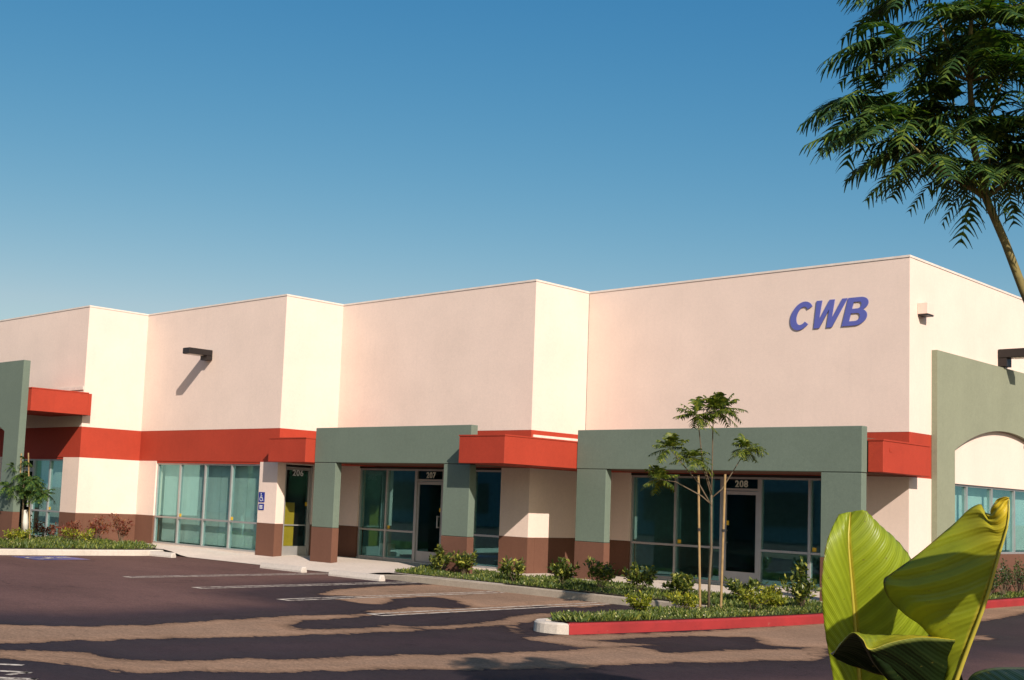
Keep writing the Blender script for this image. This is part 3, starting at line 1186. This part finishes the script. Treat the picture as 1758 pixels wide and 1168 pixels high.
def frond(mb, base, out, L, rng, pairs=13, pin=.24, droop=.5, wid=.034):
    """feathery frond: arching rachis with drooping pinnae on both sides"""
    out = out.normalized()
    side = out.cross(Vector((0, 0, 1)))
    if side.length < .05:
        side = Vector((1, 0, 0))
    side.normalize()
    pts = []
    for i in range(9):
        t = i / 8
        pts.append(base + out * (L * t) + Vector((0, 0, -droop * L * t * t)))
    mb.tube(pts, [L * .010 * (1 - .75 * i / 8) for i in range(9)], 4, 0, False)
    for i in range(pairs):
        t = .14 + .86 * (i + .5) / pairs
        f = t * 8
        a = min(int(f), 7)
        p = pts[a].lerp(pts[a + 1], f - a)
        tang = (pts[a + 1] - pts[a]).normalized()
        nrm = side.cross(tang).normalized()
        ln = L * pin * (math.sin(PI * (.12 + .80 * t)) ** .7) * rng.uniform(.85, 1.1)
        for sg_ in (-1, 1):
            if rng.random() < .06:
                continue
            cu_ = rng.uniform(.2, .65)
            dirn = (side * sg_ * .85 + tang * rng.uniform(.35, .75)).normalized()
            prev = None
            wv = L * wid
            for j in range(4):
                s = j / 3
                q = p + dirn * (ln * s) + Vector((0, 0, -1)) * (ln * cu_ * s * s) + nrm * (ln * .10 * s * (1 - s))
                ww = tang * (wv * (1 - .85 * s) * .5)
                cur = (q - ww, q + ww)
                if prev:
                    mb.poly([prev[0], prev[1], cur[1], cur[0]])
                prev = cur


def rosette(mb, tip, L, n, rng, droop=.55, elev=(.0, .7), out=None, **kw):
    a0 = rng.uniform(0, 6.28)
    for k in range(n):
        an = a0 + 2 * PI * k / n + rng.uniform(-.25, .25)
        el = rng.uniform(*elev)
        d = Vector((math.cos(an) * math.cos(el), math.sin(an) * math.cos(el), math.sin(el)))
        if out is not None and out.length > .01:
            d = (d + out.normalized() * 1.05).normalized()
        frond(mb, tip + d * .01, d, L * rng.uniform(.75, 1.12), rng, droop=droop * rng.uniform(.7, 1.3), **kw)


def rel(o_list, root):
    inv = Vector(root.location)
    for o in o_list:
        o.parent = root
        o.location = Vector(o.location) - inv


# the large feathery tree at the upper right
rng = random.Random(5)
JTR = [(9.34, -15.5, -.15), (9.12, -15.75, .35), (8.95, -16.02, .95), (8.76, -16.28, 1.5), (8.53, -16.61, 2.25), (8.34, -16.9, 2.97), (8.28, -17.0, 3.23), (8.21, -17.1, 3.48), (8.17, -17.18, 3.78), (8.17, -17.23, 4.15), (8.19, -17.26, 4.54), (8.2, -17.25, 4.95)]
JT = [(7.93, -17.5, 4.33), (7.78, -17.47, 4.06), (7.90, -17.62, 3.82), (7.98, -17.24, 3.80), (8.14, -17.03, 4.49), (8.38, -17.3, 4.08), (8.1, -17.27, 3.98), (8.28, -16.87, 3.84), (8.27, -17.2, 3.72), (8.5, -16.93, 4.33), (8.43, -16.66, 3.96), (8.18, -17.31, 4.81), (8.39, -16.98, 4.9), (7.97, -17.36, 4.68), (8.68, -16.73, 4.17), (8.57, -16.77, 4.74), (8.47, -17.14, 3.72), (8.30, -17.35, 4.40)]
tr = empty('feathery_tree', JTR[0])
mb = MB()
mb.tube(JTR, [.044, .038, .032, .028, .0255, .024, .0225, .021, .018, .015, .011, .006], 10)
t1 = mb.build('trunk', M['bark_green'], smooth=True)
mb = MB()
for k, t in enumerate(JT):
    t = Vector(t)
    zz = min(max(t.z - .35, 3.35), 4.6)
    b0 = min(JTR[5:], key=lambda q: abs(q[2] - zz))
    b0 = Vector(b0)
    mb.tube([b0, b0.lerp(t, .5) + Vector((0, 0, -.03)), t], [.011, .008, .005], 5)
t2 = mb.build('branch', M['bark_green'], smooth=True)
mb = MB()
for t in JT:
    t = Vector(t)
    outw = t - Vector((8.2, -17.22, t.z - .05))
    rosette(mb, t, .47, 12, rng, droop=.50, elev=(-.15, .7), out=outw * .8, pairs=14, pin=.31, wid=.066)
    zz = min(max(t.z - .35, 3.35), 4.6)
    b0 = Vector(min(JTR[5:], key=lambda q: abs(q[2] - zz)))
    for f_ in (.6,):
        q = b0.lerp(t, f_)
        rosette(mb, q, .40, 8, rng, droop=.5, elev=(-.3, .6), pairs=13, pin=.31, wid=.066)
t3 = mb.build('crown', M['frond'])
rel([t1, t2, t3], tr)
tag(tr, 'tall feathery leaved tree leaning in at the upper right', 'tree')

# young staked tree on the island
rng = random.Random(11)
b = Vector((-.50, -6.40, 0))
tr = empty('young_tree', b)
mb = MB()
mb.tube([(-.53, -6.38, -.05), (-.50, -6.42, .5), (-.455, -6.45, .99), (-.44, -6.49, 1.5), (-.42, -6.53, 1.91)], [.026, .023, .021, .019, .017], 8)
LIMB = [[(-0.42, -6.53, 1.91), (-0.39, -6.57, 2.39), (-0.36, -6.62, 3.02), (-0.33, -6.63, 3.30)],
        [(-0.42, -6.52, 1.86), (-0.5, -6.68, 2.38), (-0.52, -6.78, 2.96), (-0.55, -6.84, 3.22)],
        [(-0.42, -6.51, 1.74), (-0.53, -6.64, 1.88), (-0.83, -6.97, 2.1), (-1.02, -7.16, 2.13)],
        [(-0.42, -6.51, 1.72), (-0.56, -6.7, 2.09), (-0.7, -6.87, 2.33), (-0.88, -7.09, 2.64)],
        [(-0.41, -6.53, 1.96), (-0.49, -6.67, 2.38), (-0.6, -6.8, 2.50)],
        [(-0.42, -6.52, 1.86), (-0.29, -6.42, 2.01), (-0.17, -6.34, 2.26), (0.03, -6.2, 2.68)]]
t1 = mb.build('trunk', M['bark'], smooth=True)
mb = MB()
for l in LIMB:
    mb.tube(l, [.013, .011, .009, .006][:len(l)], 6)
t2 = mb.build('branch', M['bark'], smooth=True)
mb = MB()
for i, l in enumerate(LIMB):
    tip = Vector(l[-1])
    rosette(mb, tip, .38 if i < 2 else .35, 24, rng, droop=.34, elev=(-.45, 1.35), pairs=8, pin=.34, wid=.13)
    if i == 0:
        rosette(mb, tip + Vector((.10, .09, .03)), .38, 20, rng, droop=.34, elev=(-.3, 1.3), pairs=8, pin=.34, wid=.13)
t3 = mb.build('crown', M['tuft'])
rel([t1, t2, t3], tr)
tag(tr, 'young multi stemmed tree with tufted crowns on the red kerbed island', 'tree')


def stake(p0, p1, label, ties=(1.33,)):
    o = MB().tube([p0, p1], [.0215, .020], 8).build('tree_stake', M['wood'], smooth=False)
    tag(o, label, 'stake', 'lodgepole stakes')
    for z in ties:
        t = (z - p0[2]) / (p1[2] - p0[2])
        c = Vector(p0).lerp(Vector(p1), t)
        d = (Vector(p1) - Vector(p0)).normalized()
        MB().tube([c - d * .022, c + d * .022], [.029, .029], 8).build('strap', M['strap'], o)


stake((-.63, -6.48, -.05), (-.57, -6.70, 2.22), 'left wooden stake beside the young island tree')
stake((-.36, -6.28, -.05), (-.24, -6.41, 2.26), 'right wooden stake beside the young island tree')

# staked tree in the left planter
rng = random.Random(4)
tr = empty('young_tree', (-22.48, -7.7, 0))
mb = MB()
mb.tube([(-22.48, -7.7, -.05), (-22.44, -7.76, .6), (-22.43, -7.79, 1.2), (-22.40, -7.82, 1.7)], [.035, .03, .026, .018], 7)
t1 = mb.build('trunk', M['bark'], smooth=True)
mb = MB()
TIPS = [(-22.55, -7.95, 1.62), (-22.2, -7.6, 1.60), (-21.98, -7.38, 1.40), (-22.6, -8.08, 2.12), (-22.32, -7.86, 2.28), (-22.75, -8.14, 1.55), (-22.1, -7.75, 1.75), (-22.4, -7.5, 1.72), (-22.3, -7.75, 1.45), (-22.5, -7.85, 1.9), (-22.15, -7.5, 1.3)]
for t in TIPS:
    mb.tube([(-22.43, -7.79, 1.15), Vector((-22.43, -7.79, 1.3)).lerp(Vector(t), .5), t], [.014, .010, .006], 5)
t2 = mb.build('branch', M['bark'], smooth=True)
mb = MB()
for i, t in enumerate(TIPS):
    rosette(mb, Vector(t), .38 if i not in (3, 4) else .26, 15 if i not in (3, 4) else 8, rng, droop=.5, elev=(-.6, 1.1), pairs=9, pin=.34, wid=.13)
t3 = mb.build('crown', M['frond'])
rel([t1, t2, t3], tr)
tag(tr, 'young staked tree in the left planter before the arch portal', 'tree')
stake((-22.62, -7.80, -.05), (-22.42, -7.95, 2.50), 'left wooden stake of the tree in the left planter', ())
stake((-22.30, -7.56, -.05), (-22.26, -7.82, 2.52), 'right wooden stake of the tree in the left planter', ())
o = MB().tube([(-22.40, -7.66, .25), (-22.41, -7.68, .55), (-22.42, -7.7, .9)], [.075, .085, .05], 8).build('trunk_wrap', M['cloth'], smooth=True)
tag(o, 'pale cloth wrap around the staked trunk in the left planter', 'cloth')


def shrub(name, x, y, w, h, mat, label, seed, n=420, leaf_l=.075, tall=(), loose=.0, group=None, z=0.0):
    rng = random.Random(seed)
    root = empty(name, (x, y, z))
    stems = MB()
    lv = MB()
    ns = 9
    tips = []
    for k in range(ns):
        an = 2 * PI * k / ns + rng.uniform(-.3, .3)
        r = w * .5 * rng.uniform(.35, .95)
        top = Vector((math.cos(an) * r, math.sin(an) * r, h * rng.uniform(.55, 1.0)))
        tips.append(top)
        stems.tube([(0, 0, -.02), (top.x * .4, top.y * .4, top.z * .45), tuple(top)], [.010, .007, .003], 4)
    for dx, hh in tall:
        top = Vector((dx, rng.uniform(-.03, .03), hh))
        tips += [top, top]
        stems.tube([(0, 0, 0), (dx * .6, 0, hh * .5), tuple(top)], [.009, .007, .003], 4)
        for q in range(26):
            p = Vector((dx * .6, 0, hh * .5)).lerp(top, rng.uniform(.1, 1.0))
            d = rnd_unit(rng)
            d.z = abs(d.z) * .6
            leaf(lv, p, d, Vector((0, 0, 1)), leaf_l * rng.uniform(.7, 1.2), leaf_l * .5)
    for i in range(n):
        t = rng.choice(tips)
        s = rng.uniform(.35, 1.03) ** .7
        p = t * s + Vector((rng.gauss(0, w * .07), rng.gauss(0, w * .07), rng.gauss(0, h * .06)))
        p.z = max(p.z, .02)
        d = (Vector((t.x, t.y, 0)) * .6 / max(w, .1) + rnd_unit(rng) * .8 + Vector((0, 0, .55))).normalized()
        L = leaf_l * rng.uniform(.65, 1.25)
        leaf(lv, p, d, rnd_unit(rng) + Vector((0, 0, 1.2)), L, L * .48)
    a = stems.build('stem', M['bark'])
    b = lv.build('foliage', mat)
    for q in (a, b):
        q.parent = root
    tag(root, label, 'shrub', group)


SG = 'shrubs in the front bed'
FS = [(-8.78, -4.55, .52, .40, 'leafy shrub with one tall shoot below door 207, leftmost in the front bed', ((.02, .55),)),
      (-8.12, -4.42, .62, .44, 'rounded glossy shrub against the right column of the 207 portal', ()),
      (-6.35, -4.75, .58, .42, 'low rounded shrub below the red canopy corner', ()),
      (-5.08, -4.72, .52, .40, 'shrub with an upright shoot left of the 208 portal', ((.03, .52),)),
      (-4.27, -4.50, .60, .48, 'dense shrub in front of the left 208 column', ()),
      (-3.12, -4.80, .55, .46, 'shrub in front of the left 208 window', ()),
      (-2.42, -4.35, .60, .36, 'low spreading shrub left of the island stakes', ()),
      (-1.12, -4.30, .60, .34, 'low shrub in front of door 208', ()),
      (.0, -4.25, .68, .50, 'tall shrub with an upright shoot beside the broad leaf', ((-.03, .78),))]
for i, (x, y, w_, h_, lab, tall) in enumerate(FS):
    shrub('shrub', x, y, w_ * 1.15, h_ * 1.12, M['shrub'], lab, 20 + i, 470, .105, tall, group=SG)
for i, (x, y, w_, h_, lab) in enumerate([(-.50, -8.35, .55, .30, 'yellow green mound nearest the kerb nose on the island'), (-.45, -7.2, .60, .28, 'yellow green mound left of the island tree'),
                                         (-.02, -5.85, .72, .36, 'broad yellow green mound right of the island stakes'), (-.45, -4.55, .36, .34, 'small yellow green mound behind the island stakes'),
                                         (-.05, -5.1, .34, .26, 'small yellow green mound before the tall shoot shrub')]):
    shrub('shrub', x, y, w_, h_, M['yshrub'], lab, 50 + i, 520, .07, group='yellow green mounds on the island')
for i, (x, y, w_, h_, m_, lab) in enumerate([(-23.3, -6.6, .9, .55, 'rshrub', 'red leaved shrub below the left window'), (-22.3, -6.35, .6, .6, 'rshrub', 'red leaved shrub at the lit return wall corner'),
                                             (-21.75, -5.75, .8, .75, 'rshrub', 'middle red leaved shrub against the lit return wall'), (-21.0, -5.45, .75, .85, 'rshrub', 'tallest red leaved shrub left of the blinds window'),
                                             (-21.2, -6.6, 1.1, .42, 'yshrub', 'low green mound in front of the red leaved shrubs'), (-21.6, -8.3, .9, .38, 'yshrub', 'low green mound right of the left staked tree'),
                                             (-22.6, -9.2, 1.2, .48, 'dshrub', 'dark green mound at the left edge of the planter'), (-24.2, -6.9, .9, .7, 'dshrub', 'dark shrub behind the left staked tree')]):
    shrub('shrub', x, y, w_, h_, M[m_], lab, 70 + i, 420, .085, group='shrubs in the left planter')
for i in range(4):
    shrub('hedge_shrub', .33, 3.2 + i * .85, .62, .62 + .06 * (i % 2), M['dshrub'],
          ['first dark hedge shrub beside the broad leaf under the side window', 'second dark hedge shrub under the side window', 'third dark hedge shrub under the side window', 'hedge shrub at the right frame edge under the side window'][i], 90 + i, 460, .06, ((.0, .78),), group='hedge under the side window')


def in_poly(x, y, P):
    c = False
    j = len(P) - 1
    for i in range(len(P)):
        if (P[i][1] > y) != (P[j][1] > y) and x < (P[j][0] - P[i][0]) * (y - P[i][1]) / (P[j][1] - P[i][1]) + P[i][0]:
            c = not c
        j = i
    return c


def cover(P, n, label, seed, hgt=.085, fleck=.05):
    rng = random.Random(seed)
    mb = MB()
    xs = [p[0] for p in P]
    ys = [p[1] for p in P]
    k = 0
    while k < n:
        x, y = rng.uniform(min(xs), max(xs)), rng.uniform(min(ys), max(ys))
        if not in_poly(x, y, P):
            continue
        k += 1
        patch = .55 + .45 * math.sin(x * 2.3 + 1.3 * math.sin(y * 1.9)) * math.cos(y * 2.7 + x)
        if rng.random() > .25 + 1.1 * max(patch, 0):
            continue
        h = hgt * (.45 + .85 * max(patch, 0)) * rng.uniform(.45, 1.35)
        d = Vector((rng.gauss(0, .6), rng.gauss(0, .6), 1)).normalized()
        if rng.random() < fleck:
            leaf(mb, Vector((x, y, h * .8)), rnd_unit(rng), Vector((0, 0, 1)), .035, .03, mi=1)
        else:
            leaf(mb, Vector((x, y, .005)), d, rnd_unit(rng), h, h * .28)
    o = mb.build('ground_cover', [M['cover'], M['fleck']])
    tag(o, label, 'ground cover', kind='stuff')


cover([(x + .0, y) for x, y in BED_F], 22000, 'low green ground cover in the front bed', 1)
cover(BED_I, 11000, 'grassy ground cover with pale flecks on the island', 2, .09, .07)
cover([(.05, -2.9), (.66, -2.9), (.6, 2), (.6, 8), (.05, 8)], 5000, 'ground cover strip under the side wall hedge', 3)
cover([(-18.45, -6.0), (-18.55, -7.6), (-18.85, -9.5), (-19.15, -11), (-25, -11), (-26, -6.15), (-22.6, -6.1), (-22.3, -5.15), (-19.3, -5.3)], 16000, 'green ground cover in the left planter', 4, .13, .08)

# ------------------------------------------------------------------ the broad leaved plant in the foreground
def cr(pts, n):
    """Catmull-Rom through points, resampled"""
    P = [Vector(p) for p in pts]
    out = []
    m_ = len(P) - 1
    for i in range(n):
        t = i / (n - 1) * m_
        k = min(int(t), m_ - 1)
        f = t - k
        p0, p1, p2, p3 = P[max(k - 1, 0)], P[k], P[k + 1], P[min(k + 2, m_)]
        out.append(.5 * ((2 * p1) + (p2 - p0) * f + (2 * p0 - 5 * p1 + 4 * p2 - p3) * f * f + (3 * p1 - p0 - 3 * p2 + p3) * f ** 3))
    return out


def blade_mat(name, base, lit, rib, trans, freq=26, slope=.55, edge=None, spec=.5):
    """broad leaf: parallel side veins running from a midrib, translucent"""
    mt, n, b = newmat(name)
    out = n.nodes['Material Output']
    uv = nd(n, 'ShaderNodeUVMap', uv_map='UVMap')
    sp = nd(n, 'ShaderNodeSeparateXYZ')
    n.links.new(uv.outputs[0], sp.inputs[0])
    # u across (0 midrib .. 1 edge), v along
    k = nd(n, 'ShaderNodeMath', operation='MULTIPLY_ADD')
    n.links.new(sp.outputs[0], k.inputs[0])
    k.inputs[1].default_value = -slope
    n.links.new(sp.outputs[1], k.inputs[2])
    obj = objcoord(n)
    dn = noise(n, obj, 9, 3)
    k2 = nd(n, 'ShaderNodeMath', operation='MULTIPLY_ADD')
    n.links.new(dn, k2.inputs[0])
    k2.inputs[1].default_value = .03
    n.links.new(k.outputs[0], k2.inputs[2])
    s = nd(n, 'ShaderNodeMath', operation='MULTIPLY')
    n.links.new(k2.outputs[0], s.inputs[0])
    s.inputs[1].default_value = freq * 2 * PI
    sn = nd(n, 'ShaderNodeMath', operation='SINE')
    n.links.new(s.outputs[0], sn.inputs[0])
    s2 = nd(n, 'ShaderNodeMath', operation='MULTIPLY')
    n.links.new(k2.outputs[0], s2.inputs[0])
    s2.inputs[1].default_value = freq * 2 * PI * 4.3
    sn2 = nd(n, 'ShaderNodeMath', operation='SINE')
    n.links.new(s2.outputs[0], sn2.inputs[0])
    ad = nd(n, 'ShaderNodeMath', operation='MULTIPLY_ADD')
    n.links.new(sn2.outputs[0], ad.inputs[0])
    ad.inputs[1].default_value = .35
    n.links.new(sn.outputs[0], ad.inputs[2])
    mr = nd(n, 'ShaderNodeMapRange')
    mr.inputs['From Min'].default_value = -1.35
    mr.inputs['From Max'].default_value = 1.35
    n.links.new(ad.outputs[0], mr.inputs['Value'])
    blot = noise(n, obj, 14, 4)
    c = ramp(n, mr.outputs[0], [(.0, tuple(x * .85 for x in base)), (.75, tuple(base)), (.97, tuple(lit))])
    c = mixcol(n, 1.0, c, ramp(n, blot, [(.3, g3(.88)), (.7, g3(1.1))]), 'MULTIPLY')
    if edge:
        et = ramp(n, sp.outputs[1], [(edge[0], g3(0)), (edge[1], g3(1))])
        c = mixcol(n, et, c, tuple(edge[2]))
    rag = noise(n, obj, 60, 4)
    rs = nd(n, 'ShaderNodeMath', operation='MULTIPLY_ADD')
    n.links.new(rag, rs.inputs[0])
    rs.inputs[1].default_value = .08
    rs2 = nd(n, 'ShaderNodeMath', operation='SUBTRACT')
    n.links.new(sp.outputs[0], rs2.inputs[0])
    rs2.inputs[1].default_value = .045
    n.links.new(rs2.outputs[0], rs.inputs[2])
    rim = ramp(n, rs.outputs[0], [(.975, g3(0)), (1.0, g3(1))])
    c = mixcol(n, rim, c, (.20, .12, .03))
    spot = noise(n, obj, 95, 2, .5)
    c = mixcol(n, ramp(n, spot, [(.70, g3(0)), (.76, g3(.6))]), c, (.16, .13, .03))
    rb = ramp(n, sp.outputs[0], [(.02, g3(1)), (.06, g3(0))])
    c = mixcol(n, rb, c, tuple(rib))
    n.links.new(c, b.inputs['Base Color'])
    b.inputs['Roughness'].default_value = .40
    b.inputs['Specular IOR Level'].default_value = spec
    bump(n, b, mr.outputs[0], .5, .0035)
    tl = nd(n, 'ShaderNodeBsdfTranslucent')
    n.links.new(mixcol(n, 1.0, c, (1.45, 1.25, .35), 'MULTIPLY'), tl.inputs[0])
    mx = nd(n, 'ShaderNodeMixShader')
    mx.inputs[0].default_value = trans
    n.links.new(b.outputs[0], mx.inputs[1])
    n.links.new(tl.outputs[0], mx.inputs[2])
    n.links.new(mx.outputs[0], out.inputs[0])
    return mt


M['blade'] = blade_mat('broad_leaf', (.29, .365, .015), (.34, .41, .025), (.62, .50, .04), .32, 15, .30)
M['blade_lit'] = blade_mat('backlit_leaf', (.30, .35, .017), (.34, .385, .02), (.55, .46, .05), .35, 9, -.32, (.5, .88, (.66, .52, .03)))  # yellow towards the tip: light through the leaf put into the colour
M['rib'] = simple('leaf_rib', (.50, .42, .05), .45, 0, .2, 30)
M['blade_shade'] = blade_mat('shaded_leaf', (.009, .018, .005), (.016, .027, .007), (.12, .14, .03), .03, 8, .3, None, .12)  # near-black green: the shade on the leaf is put into the colour
M['stalk'] = simple('leaf_stalk', (.22, .26, .05), .45, 0, .2, 20)


def half_blade(mb, uvs, mid, edge, n=44, m_=14, bulge=.0, ripple=.0, rf=14, sl=.3, nrm=None, tear=None):
    """one half of a blade between the midrib and its margin"""
    A = cr(mid, n)
    E = cr(edge, n)
    k0 = len(mb.v)
    for i in range(n):
        ax = (E[i] - A[i])
        tg = (A[min(i + 1, n - 1)] - A[max(i - 1, 0)]).normalized()
        nn = ax.cross(tg)
        if nn.length > 1e-6:
            nn.normalize()
        if nrm is not None and nn.dot(nrm) < 0:
            nn = -nn
        for j in range(m_ + 1):
            t = j / m_
            v = i / (n - 1)
            q = A[i] + ax * t + nn * (bulge * math.sin(PI * t) + ripple * t ** .5 * math.sin(2 * PI * rf * (v - sl * t)))
            mb.v.append(tuple(q))
            uvs.append((t, v))
    for i in range(n - 1):
        for j in range(m_):
            a = k0 + i * (m_ + 1) + j
            mb.f.append((a, a + 1, a + m_ + 2, a + m_ + 1))
            mb.mi.append(0)


def blade(name, halves, mat, parent, thick=.0007):
    mb = MB()
    uvs = []
    for h in halves:
        half_blade(mb, uvs, **h)
    o = mb.build(name, mat, parent, smooth=True)
    ul = o.data.uv_layers.new(name='UVMap')
    for lp in o.data.loops:
        ul.data[lp.index].uv = uvs[lp.vertex_index]
    s = o.modifiers.new('solid', 'SOLIDIFY')
    s.thickness = thick
    s.offset = 0
    return o


TOC = Vector((.7, -.7, 0))
bp_ = empty('broad_leaved_plant', (0, 0, 0))
L1M = [(9.609, -21.414, 1.2), (9.618, -21.448, 1.306), (9.631, -21.49, 1.399), (9.639, -21.525, 1.502), (9.638, -21.538, 1.59), (9.629, -21.513, 1.654)]
L1L = [(9.589, -21.477, 1.202), (9.601, -21.536, 1.31), (9.604, -21.574, 1.4), (9.613, -21.607, 1.501), (9.62, -21.598, 1.589), (9.621, -21.549, 1.648)]
L1R = [(9.644, -21.308, 1.195), (9.699, -21.325, 1.307), (9.732, -21.335, 1.408), (9.727, -21.384, 1.525), (9.703, -21.432, 1.594), (9.659, -21.482, 1.643)]
l1 = blade('leaf', [dict(mid=L1M, edge=L1L, bulge=.012, ripple=.0008, rf=15, sl=.3, nrm=TOC), dict(mid=L1M, edge=L1R, bulge=.028, ripple=.0022, rf=15, sl=.3, nrm=TOC)], M['blade'], bp_)
l1['label'] = 'upright bright green leaf with a yellow midrib'
MB().tube([Vector(p) + TOC * .003 for p in cr(L1M, 14)], [.0062 - .0004 * i for i in range(14)], 8).build('midrib', M['rib'], l1, smooth=True)
L2M = [(9.872, -21.574, 1.277), (9.911, -21.578, 1.385), (9.954, -21.593, 1.487), (9.984, -21.604, 1.579), (10.003, -21.607, 1.642), (10.003, -21.6, 1.69)]
L2E = [(9.824, -21.535, 1.266), (9.857, -21.55, 1.401), (9.814, -21.569, 1.437), (9.777, -21.61, 1.466), (9.768, -21.639, 1.513), (9.784, -21.64, 1.532), (9.827, -21.631, 1.567), (9.881, -21.612, 1.62), (9.913, -21.6, 1.655), (9.945, -21.599, 1.679), (9.958, -21.598, 1.664), (9.969, -21.602, 1.662), (9.977, -21.61, 1.678), (9.984, -21.604, 1.689), (9.997, -21.606, 1.695)]
l2 = blade('leaf', [dict(mid=L2M, edge=L2E, n=120, m_=18, bulge=.010, ripple=.0036, rf=9, sl=-.32, nrm=TOC)], M['blade_lit'], bp_)
l2['label'] = 'curled leaf with a yellow torn tip, backlight put into its colour'
MB().tube([Vector(p) + TOC * .004 for p in cr(L2M, 14)], [.0050 - .0003 * i for i in range(14)], 8).build('midrib', M['rib'], l2, smooth=True)
L3R = [(9.717, -21.755, 1.366), (9.746, -21.772, 1.396), (9.781, -21.797, 1.42), (9.804, -21.802, 1.41), (9.813, -21.79, 1.391), (9.843, -21.762, 1.406), (9.874, -21.704, 1.416), (9.897, -21.595, 1.408)]
L3L = [(9.699, -21.699, 1.352), (9.734, -21.662, 1.335), (9.776, -21.619, 1.318), (9.8, -21.59, 1.285), (9.816, -21.571, 1.263), (9.832, -21.554, 1.252), (9.866, -21.52, 1.254), (9.885, -21.509, 1.308)]
L3B = [(9.722, -21.738, 1.387), (9.757, -21.75, 1.416), (9.755, -21.695, 1.409), (9.762, -21.644, 1.407), (9.792, -21.615, 1.408), (9.826, -21.581, 1.408), (9.872, -21.535, 1.405)]
l3 = blade('leaf', [dict(mid=L3R, edge=L3L, n=60, bulge=-.012, ripple=.0015, rf=8, sl=.3, nrm=TOC)], M['blade_shade'], bp_)
l3['label'] = 'low leaf curling over with the shade of its underside painted in'
blade('leaf_rim', [dict(mid=L3R, edge=L3B, n=60, ripple=.0006, rf=8)], M['blade_lit'], l3)  # sunlit yellow of the rim put into the colour
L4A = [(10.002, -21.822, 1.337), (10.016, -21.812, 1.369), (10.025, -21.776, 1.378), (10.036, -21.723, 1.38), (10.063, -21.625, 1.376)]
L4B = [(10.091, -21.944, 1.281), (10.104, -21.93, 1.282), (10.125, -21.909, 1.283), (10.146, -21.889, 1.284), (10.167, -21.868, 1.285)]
blade('leaf', [dict(mid=L4A, edge=L4B, n=30, bulge=.02, ripple=.001, rf=8, nrm=TOC)], M['blade_shade'], bp_)
# unseen leaf added beyond the right frame edge, shaped to shade the curled leaf
L5M = [(10.127, -21.861, 1.774), (10.169, -21.819, 1.779), (10.22, -21.797, 1.782), (10.27, -21.776, 1.786), (10.316, -21.774, 1.789), (10.351, -21.782, 1.79)]
L5U = [(10.127, -21.861, 1.779), (10.166, -21.827, 1.818), (10.222, -21.802, 1.825), (10.272, -21.779, 1.813), (10.318, -21.775, 1.815), (10.349, -21.785, 1.797)]
L5D = [(10.131, -21.856, 1.767), (10.162, -21.817, 1.715), (10.212, -21.793, 1.692), (10.26, -21.78, 1.742), (10.312, -21.764, 1.684), (10.347, -21.781, 1.756)]
shade_leaf = blade('leaf', [dict(mid=L5M, edge=L5U, n=24, m_=8), dict(mid=L5M, edge=L5D, n=24, m_=8)], M['blade_shade'], bp_)
# stalks down to the bed
for top, foot in ((L5M[-1], (10.35, -21.7, -.14)), (L1M[0], (9.75, -21.45, -.14)), (L2M[0], (9.82, -21.40, -.14)), (L3L[4], (9.80, -21.42, -.14)), (L4A[0], (9.95, -21.5, -.14))):
    a, c_ = Vector(top), Vector(foot)
    MB().tube([c_, c_.lerp(a, .5) + Vector((.02, .02, 0)), a], [.022, .016, .007], 8).build('stalk', M['stalk'], bp_, smooth=True)
tag(bp_, 'large broad leaved plant with curled yellow green leaves in the right foreground', 'plant')
